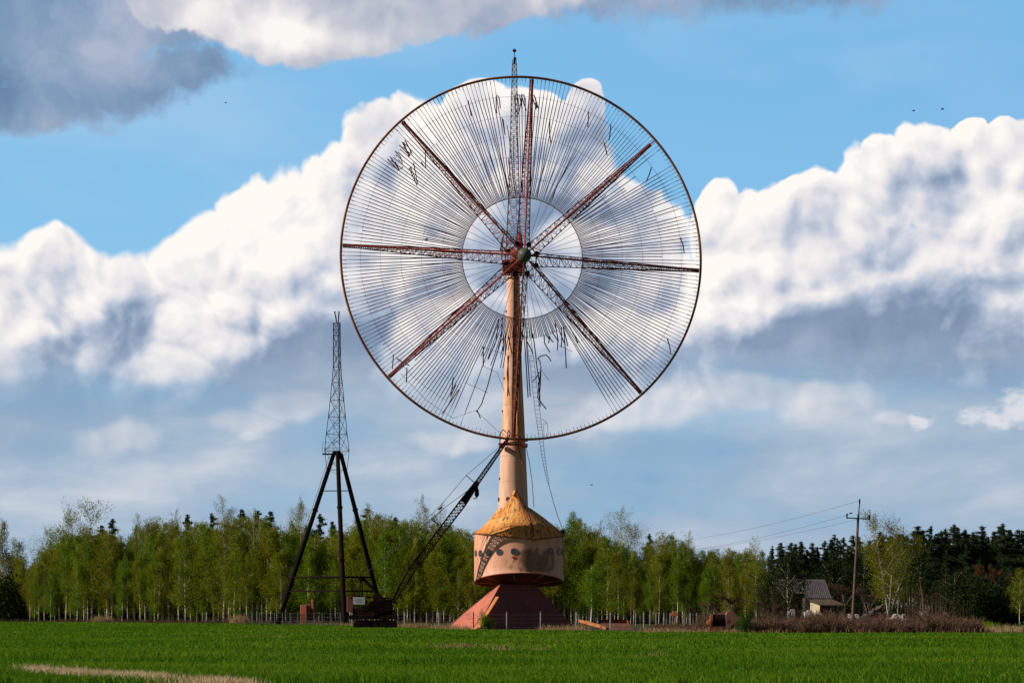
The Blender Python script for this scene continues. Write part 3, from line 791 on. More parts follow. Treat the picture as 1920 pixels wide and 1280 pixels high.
for k in range(260):                     # along the fence foot
    px = rs.choice((rs.uniform(440, 900), rs.uniform(620, 880), rs.uniform(1020, 1090), rs.uniform(660, 860)))
    Y = field_edge(px) + rs.uniform(.5, 5); sp.append((gx(px, Y), Y, rs.uniform(.4, 1.3)))
for k in range(60): px = rs.uniform(176, 200); sp.append((gx(px, 424), 424 + rs.random() * 4, rs.uniform(1.2, 2.6)))
for k in range(60): px = rs.uniform(438, 460); sp.append((gx(px, 380), 380 + rs.random() * 4, rs.uniform(1.2, 2.9)))
tufts('dry_grass', sp, M['dry_grass'], 'tall pale dead grass along the foot of the fence and trees', 'dry grass', .62, .04, 20, .6)
sp = [(gx(px, Y), Y, rs.uniform(.5, 1.2)) for px, Y in [(rs.uniform(1690, 1990), rs.uniform(212, 240)) for k in range(120)]]
tufts('dry_grass', sp, M['dry_grass'], 'pale straw patch at the right end of the brown scrub', 'dry grass', .7, .05, 20, .7)
# woodland floor
sp = [(gx(px, Y), Y, rs.uniform(.5, 1.4)) for px, Y in [(rs.uniform(-40, 1450), rs.uniform(400, 470)) for k in range(1500)] if Y > field_edge(px) + 1]
tufts('undergrowth', sp, M['brown_twig'], 'brown undergrowth among the birch trunks', 'undergrowth', .8, .05, 14, 1.2)
# brown scrub at the right field edge
def scrub(label, seed, n, mat, a, b, y0, sy, hs, leafy_=0):
    # many small twiggy shrubs grown from branching twigs
    rng = np.random.default_rng(seed); P0, P1, Wd = [], [], []
    for k in range(n):
        px = rng.uniform(a, b); Y = y0 + abs(rng.normal(0, sy)) + (3.5 if px < 1405 else 0)
        hm = .78 + .22 * math.sin(px * .045 + 1.0) * math.sin(px * .0173) + .14 * math.sin(px * .21)
        H = hs * rng.uniform(.45, 1.1) * max(.28, hm) * (.6 if px < 1320 else 1)
        c = np.array([gx(px, Y), Y, 0.0]); nst = 12
        b_ = rng.uniform(0, 6.283, nst); l = rng.uniform(.1, .55, nst) * H
        root = c + rng.normal(size=(nst, 3)) * np.array([.18, .18, 0]); tip = root + np.stack([np.cos(b_) * l, np.sin(b_) * l, H * rng.uniform(.6, 1.05, nst)], 1)
        P0.append(root); P1.append(tip); Wd.append(np.full(nst, .035))
        for j in range(3):
            t = rng.uniform(.3, .95, nst)[:, None]; q = root + (tip - root) * t
            d = rng.normal(size=(nst, 3)) * np.array([.22, .22, .12]) * H + np.array([0, 0, .16 * H])
            P0.append(q); P1.append(q + d); Wd.append(np.full(nst, .022))
    P0 = np.concatenate(P0); P1 = np.concatenate(P1); Wd = np.concatenate(Wd)[:, None]
    P0[:, 2] = np.maximum(P0[:, 2], 0); P1[:, 2] = np.maximum(P1[:, 2], .05)
    D = P1 - P0; sd = rng.normal(size=P0.shape); sd -= D * ((sd * D).sum(1) / (D * D).sum(1))[:, None]; sd /= np.linalg.norm(sd, axis=1)[:, None]
    V = np.stack([P0 - sd * Wd, P0 + sd * Wd, P1 + sd * Wd * .4, P1 - sd * Wd * .4], axis=1).reshape(-1, 3)
    return tag(np_mesh('scrub', V, 4, mat), label, 'scrub', kind='stuff')
scrub('red brown twiggy scrub along the right edge of the field', 31, 1700, M['scrub_twig'], 1212, 1835, 199, 7, 1.55)
scrub('grey brown taller scrub behind the red brown scrub', 32, 1100, M['scrub_twig'], 1300, 1800, 215, 14, 1.9)
sp = []
for k in range(500):
    px = rs.uniform(1205, 1860); Y = 199 + abs(rs.gauss(0, 4)); sp.append((gx(px, Y), Y, rs.uniform(.4, 1.0)))
tufts('dry_grass', sp, M['dry_grass'], 'dead grass between the twigs of the brown scrub', 'dry grass', .7, .03, 22, .5, 5, .5)
sp = [(gx(px, Y), Y, rs.uniform(.5, 1.1)) for px, Y in [(rs.uniform(1600, 1860), rs.uniform(235, 330)) for k in range(260)]]
tufts('green_weeds', sp, M['green_leaf'], 'green weeds growing behind the brown scrub', 'weeds', .9, .05, 24, .8, 6)
# tall bare saplings in the scrub
sp = [(gx(px, Y), Y, rs.uniform(.5, 1.2)) for px, Y in [(rs.gauss(1745, 26), rs.uniform(250, 275)) for k in range(26)] + [(rs.gauss(1400, 45), rs.uniform(250, 290)) for k in range(16)] + [(rs.gauss(1500, 60), rs.uniform(240, 280)) for k in range(10)]]
tufts('saplings', sp, M['brown_twig'], 'thin upright bare saplings rising out of the brown scrub', 'saplings', 5.0, .035, 12, .7, 8, .22)

# ------------------------------------------------------------------ woods
TOP = [(-60, 1000), (0, 1005), (40, 1030), (70, 1040), (100, 1015), (140, 1000), (200, 995), (240, 998), (270, 985), (320, 975), (350, 985), (400, 985), (430, 980), (460, 975), (490, 975), (520, 990), (560, 985), (600, 1010),
       (640, 998), (690, 972), (715, 965), (750, 982), (790, 978), (830, 985), (860, 990), (900, 1000), (980, 1000), (1060, 990), (1078, 975), (1110, 1000), (1140, 1008), (1200, 1030), (1250, 1010), (1290, 1015), (1320, 1030), (1360, 1035), (1410, 1025), (1440, 1035), (1460, 1060)]
def top_at(px): return float(np.interp(px, [t[0] for t in TOP], [t[1] for t in TOP]))
rt = random.Random(21)
BL = ['slender yellow green birch in the dense grove left of the crane', 'slender birch with white stem standing in the wood right of the pink tower']
def birch_rows():
    cnt = 0
    rows = [(0, 8.6, .62, 1.0, 0), (7, 16, .78, 1.02, 0), (16, 19, .88, 1.02, 0), (28, 26, .92, 1.03, 0)]
    for (dy, step, lo, hi, _) in rows:
        px = 56.0 if dy == 0 else 40.0
        while px < 1452:
            
            if px < 960: Y0 = float(np.interp(px, [50, 480, 960], [470, 428, 405]))
            else: Y0 = float(np.interp(px, [1050, 1450], [385, 360]))
            Y = Y0 + dy + rt.uniform(-1.5, 2.5)
            hpx = HZ - top_at(px + rt.uniform(-6, 6))
            H = (hpx * Y / FPX + EYE) * rt.uniform(lo, hi)
            if px > 1330 and rt.random() < .35: px += step; continue
            if 0 < px < 75: H *= .85
            k = rt.randrange(NB)
            sxy = H / 20 * rt.uniform(.85, 1.1)
            left = px < 970
            place_tree('birch_tree', 'birch%d' % k, gx(px, Y), Y, sxy, H / 20, rt.uniform(0, 6.28), BL[0] if left else BL[1], 'tree', 'birches of the left grove' if left else 'birches of the right wood')
            cnt += 1
            px += step * rt.uniform(.55, 1.45)
    return cnt
birch_rows()
def special(name, key, px, top, Y, h0, wid=1.0, label='', group=None, rz=None, cat='tree'):
    H = (HZ - top) * Y / FPX + EYE
    place_tree(name, key, gx(px, Y), Y, H / h0 * wid, H / h0, rz if rz is not None else rt.uniform(0, 6.28), label, cat, group)
special('birch_tree', 'bigairy', 142, 952, 480, 21, 1.0, 'broad airy birch crown rising above the far left grove')
special('birch_tree', 'airy1', 322, 960, 450, 24, .8, 'narrow pale topped birch above the middle of the left grove')
special('birch_tree', 'airy1', 272, 967, 455, 24, .8, 'thin crowned birch beside the bare branched tree top in the left grove')
special('birch_tree', 'airy1', 430, 935, 436, 24, .9, 'tallest pale tipped birch left of the black tripod mast')
special('birch_tree', 'airy1', 482, 958, 431, 24, .8, 'birch with forked white stem at the left end of the fence')
special('birch_tree', 'airy0', 560, 940, 436, 24, .75, 'airy birch seen through the left leg of the black tripod')
special('birch_tree', 'airy1', 706, 948, 430, 24, .85, 'airy birch just right of the black tripod legs')
special('birch_tree', 'airy1', 792, 934, 428, 24, .75, 'tall thin birch tip left of the crane boom')
special('birch_tree', 'airy1', 818, 948, 420, 24, .65, 'thin birch behind the crane pendant cables')
special('birch_tree', 'birch3', 1076, 965, 388, 20, .8, 'dense green birch closest to the right side of the pink tower')
special('birch_tree', 'airy1', 1118, 980, 392, 24, .8, 'slim olive birch two trees right of the pink tower')
special('birch_tree', 'airy2', 1176, 960, 398, 24, .95, 'large weeping airy birch right of the pink tower')
special('birch_tree', 'birch5', 1245, 1003, 378, 20, 1.2, 'round topped bright green tree beside the dark pine')
special('birch_tree', 'airy1', 1288, 1000, 376, 24, .8, 'tall birch with straight white stem left of the rusty roller')
special('birch_tree', 'bare_birch', 1415, 1008, 372, 20, .62, 'thin leafed birch standing before the grey roofed building')
special('birch_tree', 'bigairy', 1668, 970, 330, 21, 1.0, 'big birch with bare white limbs right of the utility pole', rz=.4)
special('birch_tree', 'bare_birch', 1683, 975, 334, 20, .55, 'drooping bare topped birch joined to the big white limbed birch', rz=1.0)
special('birch_tree', 'birch2', 1912, 1070, 330, 20, 1.1, 'light green young birch at the right edge of the picture')
special('birch_tree', 'birch1', 4, 978, 500, 20, .7, 'tall tree cut by the left edge of the picture')
special('birch_tree', 'birch4', 32, 1012, 505, 20, .9, 'olive birch with white stems behind the dark left thicket')
special('bare_tree', 'leafless', 244, 970, 480, 16, .9, 'leafless dark branched tree top above the left grove')
special('birch_sapling', 'birch6', 1108, 1062, 300, 20, 1.5, 'young olive birch clump between fence and wood right of the tower')
# pines showing over the birches
for (px, tp, Y, k, l) in [(211, 973, 500, 1, 'dark pine tip over the far left grove'), (190, 985, 505, 0, 'lower dark pine tip beside the broad airy birch'), (351, 965, 490, 1, 'thin dark pine tip over the middle of the left grove'),
                          (398, 962, 480, 2, 'dark pine crown left of the tallest birch'), (452, 955, 478, 0, 'dark pine crown right of the tallest birch'), (484, 958, 480, 1, 'slim dark pine behind the forked birch'), (508, 958, 478, 3, 'slim dark pine left of the tripod foot leg'),
                          (601, 963, 470, 2, 'dark pine seen between the tripod legs'), (622, 978, 474, 0, 'second dark pine beside the tripod centre leg'), (690, 953, 470, 3, 'dark pine tip right of the tripod'), (741, 970, 470, 1, 'dark pine tip left of the crane cables')]:
    special('pine_tree', 'pine%d' % k, px, tp, Y, 22, 1.15, l)
special('pine_tree', 'pine2', 1218, 1000, 420, 22, 1.1, 'wide dark pine standing behind the bright green tree')
special('dark_tree', 'darktree0', 1478, 1045, 330, 16, 1.0, 'dark spreading tree in front of the grey roofed shed')
special('dark_tree', 'darktree1', 1446, 1088, 340, 14, 1.0, 'low dark tree left of the shed')
# right hand pine forest
rp = random.Random(5)
def pine_top(px): return float(np.interp(px, [1440, 1500, 1560, 1620, 1700, 1760, 1850, 1990], [1022, 1018, 1008, 1002, 993, 990, 988, 992]))
for (dy, step) in ((0, 13), (12, 15), (26, 17)):
    px = 1448.0
    while px < 1990:
        Y = 520 + dy + rp.uniform(-3, 3)
        H = ((HZ - pine_top(px)) * Y / FPX + EYE) * rp.uniform(.84, 1.04)
        k = rp.choice(('pine0', 'pine1', 'pine2', 'pine3', 'spruce0'))
        place_tree('pine_tree', k, gx(px, Y), Y, H / 22 * rp.uniform(1.15, 1.6), H / 22, rp.uniform(0, 6.28), 'dark pine in the far forest along the right horizon', 'tree', 'pines of the right forest')
        px += step * rp.uniform(.7, 1.3)
# darker trees in front of it
for (px, tp, Y, key, wd, l) in [(1745, 1022, 400, 'pine2', 1.3, 'dark pine right of the big white limbed birch'), (1775, 1030, 390, 'spruce1', 1.3, 'dense dark spruce above the light shed gable'), (1812, 1020, 400, 'pine2', 1.3, 'dark pine in the middle of the right thicket'),
                               (1838, 1045, 380, 'spruce0', 1.4, 'broad dark spruce left of the red brown tree'), (1790, 1075, 370, 'darktree0', 1.2, 'black green thicket tree behind the straw patch'), (1840, 1085, 365, 'darktree1', 1.2, 'low black green tree below the red brown crown'),
                               (1895, 1060, 390, 'pine1', 1.5, 'dark pine at the right picture edge'), (1725, 1060, 385, 'darktree0', 1.0, 'dark leafy tree behind the short wooden post'), (1560, 1062, 450, 'darktree1', 1.0, 'dark tree behind the shed roof'),
                               (1620, 1050, 450, 'darktree0', 1.1, 'dark tree behind the utility pole'), (1655, 1075, 420, 'darktree1', 1.0, 'dark tree below the big white limbed birch'), (1385, 1060, 450, 'darktree0', .9, 'dark tree behind the grey roofed building')]:
    h0 = 22 if key.startswith(('pine', 'spruce')) else (16 if key == 'darktree0' else 14)
    special('dark_tree', key, px, tp, Y, h0, wd, l)
special('bare_tree', 'redbare', 1874, 1018, 375, 14, .8, 'round red brown budding tree against the dark right forest')
special('bare_tree', 'bare0', 1585, 1070, 380, 12, 1.0, 'bare brown fruit tree beside the shed roof')
special('bare_tree', 'bare1', 1625, 1082, 350, 12, 1.2, 'bare grey brown tree behind the rubble heap')
special('bare_tree', 'bare0', 1550, 1062, 430, 12, 1.1, 'bare brown tree above the shed ridge')
special('bare_tree', 'bare1', 1370, 1090, 330, 12, 1.1, 'bare grey bushy tree behind the rusty roller')
special('bare_tree', 'bare0', 1330, 1110, 300, 12, 1.1, 'low bare tree left of the rusty roller')
special('bare_tree', 'bare1', 1440, 1110, 300, 12, 1.2, 'low bare tree right of the juniper bush')
# backing of dark evergreens so the groves close up
rb = random.Random(9)
for (a, b, Y0) in ((-60, 905, 500), (1040, 1460, 430)):
    px = a
    while px < b:
        Y = Y0 + rb.uniform(0, 16)
        H = ((HZ - top_at(px)) * Y / FPX + EYE) * rb.uniform(.74, .86)
        key = rb.choice(('darktree0', 'darktree1')); h0 = 16 if key == 'darktree0' else 14
        place_tree('dark_tree', key, gx(px, Y), Y, H / h0 * .9, H / h0, rb.uniform(0, 6.28), 'dark evergreen tree closing the grove behind the birches', 'tree', 'dark trees behind the birches')
        px += 34 * rb.uniform(.7, 1.3)
for (px, Y, s, l) in ((12, 480, 2.6, 'dark bush at the left edge behind the field'), (32, 478, 2.9, 'tall dark olive bush left of the first birches'), (50, 476, 2.0, 'low dark bush at the foot of the first birches'), (-15, 484, 3.2, 'dark bush cut by the left picture edge')):
    place_tree('dark_bush', 'bush%d' % (px % 2), gx(px, Y), Y, s, s * .98, px, l, 'bush')
for (px, Y, s, l) in ((1860, 340, 2.0, 'dark bush behind the straw patch on the right'), (1895, 345, 2.2, 'dark bush near the right picture edge'), (1820, 352, 2.0, 'dark bush left of the straw patch')):
    place_tree('dark_bush', 'bush%d' % (px % 2), gx(px, Y), Y, s, s, px, l, 'bush')
place_tree('juniper_bush', 'gbush', gx(1394, 199.5), 199.5, .56, .66, 1.0, 'dense green juniper bush beside the rusty roller', 'bush')
place_tree('small_bush', 'lbush', gx(908, 252.6), 252.6, .62, .78, 1.0, 'small yellow green sapling growing before the pink base', 'bush')
place_tree('small_bush', 'lbush', gx(917, 253.2), 253.2, .8, .5, 2.4, 'low dark green shrub at the orange strut of the pink base', 'bush')

for (a, b, Y0, st) in ((-40, 905, 484, 19), (905, 1050, 470, 20), (1050, 1460, 418, 17), (1460, 1990, 500, 22)):
    px = a
    while px < b:
        s_ = rb.uniform(1.1, 1.9); Y = Y0 + rb.uniform(-4, 6)
        place_tree('dark_bush', 'bush%d' % rb.randrange(2), gx(px, Y), Y, s_ * 1.15, s_, rb.uniform(0, 6.28), 'dark evergreen bush growing in the shade behind the tree trunks', 'bush', 'dark bushes behind the trunks')
        px += st * rb.uniform(.7, 1.2)

# ------------------------------------------------------------------ the wind turbine
TB = Vector((gx(963, 261), 261, 0))
turb = empty('wind_turbine', TB, 'giant rusty slatted wind wheel on a pink steel tower with a drum shaped cabin', 'wind turbine')
# base
A, B, C, D = Vector((-8.2, 261.5, 0)), Vector((-4.25, 255.2, 0)), Vector((7.75, 259.6, 0)), Vector((1.5, 268, 0))
zt = 5.35
a, b, c, d = Vector((-1.75, 260.6, zt)), Vector((-1.45, 257.3, zt)), Vector((2.9, 258.9, zt)), Vector((1.2, 263.5, zt))
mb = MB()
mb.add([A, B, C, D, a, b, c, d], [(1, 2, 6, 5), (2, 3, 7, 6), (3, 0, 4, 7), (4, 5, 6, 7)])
base = mb.build('base', M['base_shaded'], turb)
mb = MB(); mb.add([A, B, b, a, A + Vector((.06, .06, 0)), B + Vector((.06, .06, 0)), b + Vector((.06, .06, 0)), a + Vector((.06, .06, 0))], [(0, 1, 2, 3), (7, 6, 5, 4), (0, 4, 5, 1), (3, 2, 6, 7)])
mb.build('side_panel', M['base'], base)  # left face of the base, split off to carry the lighter sunlit colour
mb = MB()                                # raised seam plates and porthole ring on the front face
def onface(s, t, off=.03):
    p = B.lerp(C, s).lerp(b.lerp(c, s), t); n = (C - B).cross(b - B).normalized(); return p + n * off * (1 if n.y < 0 else -1)
for s in (.28, .55, .80): mb.tube([onface(s, .0, .01), onface(s, 1, .01)], .018, 4)
rp_ = []
for k in range(17): th = k / 16 * 6.283; rp_.append(onface(.56 + math.cos(th) * .045, .42 + math.sin(th) * .10))
mb.tube(rp_, .022, 4)
rp_ = [onface(.47 + math.cos(k / 12 * 6.283) * .05, .86 + math.sin(k / 12 * 6.283) * .035) for k in range(13)]
mb.tube(rp_, .022, 4)
mb.build('weld_seam', M['brown_rust'], base)
mb = MB()
s0, s1 = at(932, 1118, 255.6), at(896, 1176, 254.0)
mb.prism([s0 + Vector((-.18, .1, 0)), s0 + Vector((.22, -.25, 0)), s0 + Vector((.30, .6, 0))], s1 - s0)
mb.build('strut', M['orange_rust'], turb)
mb = MB()
mb.add([B + Vector((-.02, -.05, 0)), B + Vector((1.0, .25, 0)), b + Vector((.35, .05, -.1)), b + Vector((-.05, -.06, -.1)), B + Vector((.1, .7, 0)), b + Vector((.05, .7, -.1))], [(0, 1, 2, 3), (0, 3, 5, 4)])
mb.build('corner_plate', M['underside'], turb)
# neck
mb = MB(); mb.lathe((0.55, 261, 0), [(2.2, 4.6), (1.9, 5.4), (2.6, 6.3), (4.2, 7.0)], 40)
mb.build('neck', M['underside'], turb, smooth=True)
# cabin drum
HC = Vector((gx(973, 261), 261, 0)); HR = 5.48; FP = R(19)
def fpos(phi, r, z): return HC + Vector((math.sin(phi) * r, -math.cos(phi) * r, z))
def zbot(phi): cph = math.cos(phi); return 5.62 + (1.15 if cph > 0 else .45) * cph
def adist(p, q): return abs((p - q + math.pi) % (2 * math.pi) - math.pi)
def ztop(phi): return 11.62 - .92 * max(0, 1 - adist(phi, FP) / R(95)) ** 1.15
N = 96; PH = [2 * math.pi * k / N + FP for k in range(N)]
mb = MB(); rows = [0, .03, .2, .4, .6, .8, .97, 1]
for i, t in enumerate(rows):
    for ph in PH:
        z = zbot(ph) * (1 - t) + ztop(ph) * t
        r = HR + (.05 if t in (0, 1) else 0) + .012 * math.sin(ph * 9)
        mb.v.append(fpos(ph, r, z))
for i in range(len(rows) - 1):
    for k in range(N): mb.f.append((i * N + k, i * N + (k + 1) % N, (i + 1) * N + (k + 1) % N, (i + 1) * N + k))
house = mb.build('machine_house', M['house'], turb, smooth=True)
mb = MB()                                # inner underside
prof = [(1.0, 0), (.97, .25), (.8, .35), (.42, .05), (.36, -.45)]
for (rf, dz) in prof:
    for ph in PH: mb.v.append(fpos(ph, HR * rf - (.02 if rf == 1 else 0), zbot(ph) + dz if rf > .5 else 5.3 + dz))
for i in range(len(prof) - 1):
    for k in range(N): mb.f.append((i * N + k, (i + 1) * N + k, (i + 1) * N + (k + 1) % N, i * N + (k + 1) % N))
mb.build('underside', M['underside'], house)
mb = MB()
for k in range(8):
    ph = FP + k * math.pi / 4 + .3; mb.tube([fpos(ph, HR - .1, zbot(ph) + .1), fpos(ph, 2.2, 5.5)], .09, 5)
rr = [fpos(ph, HR - .02, zbot(ph) - .03) for ph in PH]; mb.tube(rr + [rr[0]], .07, 5, False)
mb.build('bottom_frame', M['base'], house)
def porthole(px, py, r=.36, pane=True):
    s = (px - 973) * 261 / FPX / HR; s = max(-.995, min(.995, s)); ph = math.asin(s); Yp = 261 - math.cos(ph) * HR
    z = EYE + (HZ - py) * Yp / FPX
    n = Vector((math.sin(ph), -math.cos(ph), 0)); tg = Vector((math.cos(ph), math.sin(ph), 0)); c = fpos(ph, HR, z)
    m = MB(); m.lathe(c + n * -.02, [(r * 1.18, 0), (r * 1.18, .07), (r, .07), (r * .98, .02)], 24, (tg, Vector((0, 0, 1)), n))
    w = m.build('window', M['brown_rust'], house)
    m = MB(); m.lathe(c + n * .025, [(r, 0), (r, .012)], 24, (tg, Vector((0, 0, 1)), n))
    return w, m, c, n, tg
for (px, py) in ((893, 1037), (901.6, 1037), (917.3, 1035.5), (937, 1034.6), (964, 1033.6), (1030.6, 1032.6), (1047, 1034), (1054.5, 1035)):
    w, m, c_, n_, t_ = porthole(px, py)
    m.build('glass', M['glass'], house)
c_ = porthole(964, 1044)[2] if False else None
def plate(px, py, w_, h_, mat, name, off=.05):
    s = (px - 973) * 261 / FPX / HR; ph = math.asin(s); Yp = 261 - math.cos(ph) * HR; z = EYE + (HZ - py) * Yp / FPX
    n = Vector((math.sin(ph), -math.cos(ph), 0)); tg = Vector((math.cos(ph), math.sin(ph), 0))
    m = MB(); m.box(fpos(ph, HR + off, z), (w_, h_, .06), (tg, Vector((0, 0, 1)), n)); return m.build(name, mat, house)
plate(962.5, 1044, .36, .22, M['red_paint'], 'warning_plate')
plate(902, 1046.5, .12, .18, M['glass'], 'vent')
plate(889.8, 1077, .1, .35, M['brown_rust'], 'bracket', .1)
# roof: eave ring, crease ring, top ring with hood
mb = MB()
def zmid(phi): return 11.95 + .62 * max(0, 1 - adist(phi, FP) / R(80))
ringsR = [(HR + .12, lambda p: ztop(p) + .03), (4.75, lambda p: 12.18 + .42 * max(0, 1 - adist(p, FP) / R(70))), (3.2, lambda p: 13.62 + .75 * max(0, 1 - adist(p, R(12)) / R(50))), (1.95, lambda p: 14.75 + 1.95 * max(0, 1 - adist(p, R(6)) / R(48)))]
for (r, zf) in ringsR:
    for ph in PH: mb.v.append(fpos(ph, r, zf(ph)) + (Vector((-.55, 0, 0)) if r < 2 else Vector((-.2, 0, 0)) if r < 3.5 else Vector((0, 0, 0))))
for i in range(len(ringsR) - 1):
    for k in range(N): mb.f.append((i * N + k, i * N + (k + 1) % N, (i + 1) * N + (k + 1) % N, (i + 1) * N + k))
roof = mb.build('roof', M['roof'], turb)
mb = MB()
hd = at(966, 920, 258.4)
mb.tube([hd + Vector((-.1, .3, -.5)), hd + Vector((0, .3, .05))], [.45, .3], 6)
mb.build('hood', M['roof'], roof)
mb = MB()
rdg = [hd + Vector((.2, .05, -.2)), at(978, 948, 257.6), at(988, 966, 256.9), at(999, 984, 256.15), at(1000.5, 1010, 255.5)]
mb.tube(rdg, .09, 5)
rr = [fpos(ph, HR + .14, ztop(ph)) for ph in PH]; mb.tube(rr + [rr[0]], .06, 5, False)
mb.tube([at(985, 955, 257.0), at(992, 966, 256.7), at(998, 990, 256)], .12, 5)
mb.build('ridge_trim', M['brown_rust'], roof)
mb = MB(); mb.box(at(1055, 997, 261), (.5, .5, .5)); mb.tube([at(1058, 1003, 260.5), at(1057, 990, 260.5)], .07, 5)
mb.build('roof_bracket', M['black_steel'], roof)
# tower shaft
mb = MB()
SX = gx(962.3, 261)
prof = []
for (py, rpx) in ((1010, 29.5), (950, 28), (900, 26), (830, 22.8), (760, 19.5), (700, 16.6), (640, 14.8), (580, 13.2), (518, 12)):
    prof.append((rpx * 261 / FPX, EYE + (HZ - py) * 261 / FPX))
pp = []
for i in range(len(prof) - 1):
    for t in (0, .25, .5, .75): pp.append((prof[i][0] * (1 - t) + prof[i + 1][0] * t, prof[i][1] * (1 - t) + prof[i + 1][1] * t))
pp.append(prof[-1])
mb.lathe((SX, 261, 0), pp, 48)
shaft = mb.build('tower_shaft', M['shaft'], turb, smooth=True)
ZS = lambda py, Y=261: EYE + (HZ - py) * Y / FPX
def shaft_r(z):
    zs = [q[1] for q in pp]; return float(np.interp(z, zs, [q[0] for q in pp]))
for (px, py, r) in ((952.5, 935, .26), (935.5, 935, .26), (937.3, 896, .18), (942.5, 769, .16), (945.5, 707, .16), (949.5, 581, .16)):
    z = ZS(py, 259.5); rad = shaft_r(z); s = max(-.97, min(.97, (gx(px, 260) - SX) / rad)); ph = math.asin(s)
    n = Vector((math.sin(ph), -math.cos(ph), 0)); tg = Vector((math.cos(ph), math.sin(ph), 0))
    m = MB(); m.lathe(Vector((SX, 261, z)) + n * (rad - .06), [(r, 0), (r, .14), (r * .65, .14), (r * .6, .08)], 16, (tg, Vector((0, 0, 1)), n)); m.build('porthole', M['brown_rust'], shaft)
m = MB()                                 # cable duct down the sunless side, hangs torn
m.tube([at(973, 520, 259.4), at(974.5, 640, 259.2), at(972.5, 760, 259.2), at(970, 826, 258.9), at(975, 850, 258.9), at(979.5, 870, 258.9), at(983, 888, 258.9)], [.07, .07, .09, .09, .07, .06, .05], 5)
m.build('cable_duct', M['brown_rust'], turb)
m = MB()
m.tube([at(971, 610, 258.8), at(969.5, 760, 258.8), at(970.5, 822, 258.8)], .08, 5)
m.tube([at(969.8, 690, 258.9), at(968.5, 830, 258.9)], .05, 5)
m.build('drain_pipe', M['orange_rust'], turb)
m = MB()                                 # working platform collar
m.box(at(962, 833, 258.8), (3.4, .35, .22)); m.box(at(940, 836, 259), (.5, 1.6, .3)); m.box(at(984, 835, 259), (.7, 1.6, .35))
m.tube([at(934, 832, 258.5), at(990, 826, 258.5)], .09, 5)
m.tube([at(936, 845, 259), at(938, 812, 258.8), at(943, 805, 258.8), at(949, 810, 258.8)], .07, 5)
m.tube([at(952, 828, 258.3), at(951, 812, 258.3), at(954, 808, 258.3), at(957, 812, 258.3), at(952, 828, 258.2)], .06, 5)
m.tube([at(955, 824, 258.4), at(968, 815, 258.4), at(976, 818, 258.4)], .09, 5)
m.tube([at(950, 836, 258.6), at(967, 848, 259.4)], .07, 5)
m.build('platform_collar', M['rust_dark'], turb)
# machinery head
YW = 256.0
m = MB()
m.box(at(963, 500, 260.6), (2.7, 4.2, 1.1), None, .15)
for dx in (-1.5, 1.5):
    for dz in (-.2, 1.5): m.tube([at(963, 492, 262) + Vector((dx, 0, dz)), at(975, 486, 257) + Vector((dx * .5, 0, dz * .5))], .09, 5)
m.tube([at(958, 470, 259), at(972, 480, 257)], .45, 10)
m.tube([at(940, 515, 260.5), at(1000, 516, 258)], .10, 5); m.tube([at(944, 505, 258), at(940, 480, 258), at(944, 440, 259), at(938, 470, 260)], .07, 5)
m.tube([at(974, 440, 258.5), at(976, 462, 257.5), at(972, 476, 257)], [.3, .34, .4], 8)
rr_ = random.Random(2)
for k in range(26):
    p = at(966 + rr_.uniform(-22, 26), 490 + rr_.uniform(-26, 28), 259 + rr_.uniform(-2, 2)); q = p + Vector((rr_.uniform(-1.3, 1.3), rr_.uniform(-1, 1), rr_.uniform(-1.3, 1.3))); m.tube([p, q], rr_.uniform(.03, .07), 4)
head = m.build('machinery_head', M['rust_dark'], turb)
m = MB(); m.tube([at(966, 486, 262.5), at(983, 480, 254.6)], .55, 14); m.build('axle', M['rust_dark'], head)
# lattice mast
m = MB()
def sq(px, py, wpx, Y):
    c = at(px, py, Y); h = wpx * Y / FPX / 2; return [c + Vector((-h, -h, 0)), c + Vector((h, -h, 0)), c + Vector((h, h, 0)), c + Vector((-h, h, 0))]
m.truss(sq(962, 512, 30, 263), sq(963.5, 360, 19, 263), 8, .065, .035, 'x')
m.truss(sq(963.5, 360, 19, 263), sq(964.5, 120, 8, 263), 22, .055, .028, 'x')
mast = m.build('lattice_mast', M['mast_steel'], turb)
m = MB(); m.tube([at(964.5, 120, 263), at(965, 108, 263)], .16, 6); m.tube([at(965, 110, 263), at(964.6, 97, 263)], .05, 5); m.lathe(at(964.6, 97, 263), [(.05, -.1), (.22, 0), (.24, .15), (.05, .35)], 10)
m.tube([at(961, 120, 263), at(961, 112, 263)], .05, 4); m.tube([at(968, 118, 263), at(967.5, 108, 263)], .05, 4)
m.build('mast_light', M['black_steel'], mast)

# ---- wheel
YAW = R(6)
WC = at(979.5, 484, YW); US = YW / FPX          # metres per photo pixel in the wheel plane
UX = Vector((math.cos(YAW), math.sin(YAW), 0)); UZ = Vector((0, 0, 1)); UN = Vector((math.sin(YAW), -math.cos(YAW), 0))
UXs = UX / math.cos(YAW)
def wp(r, deg, off=0.0):
    t = R(deg); return WC + UX * (r * US * math.cos(t)) + UZ * (r * US * math.sin(t)) + UN * off
def wq(px, py, off=0.0):
    return WC + UXs * ((px - 979.5) * US) + UZ * ((484 - py) * US) + UN * off
m = MB(); pts = [wp(339.5, k * 2.5) for k in range(144)]; pts.append(pts[0]); pts.append(pts[1])
m.tube(pts, .15, 8, False)
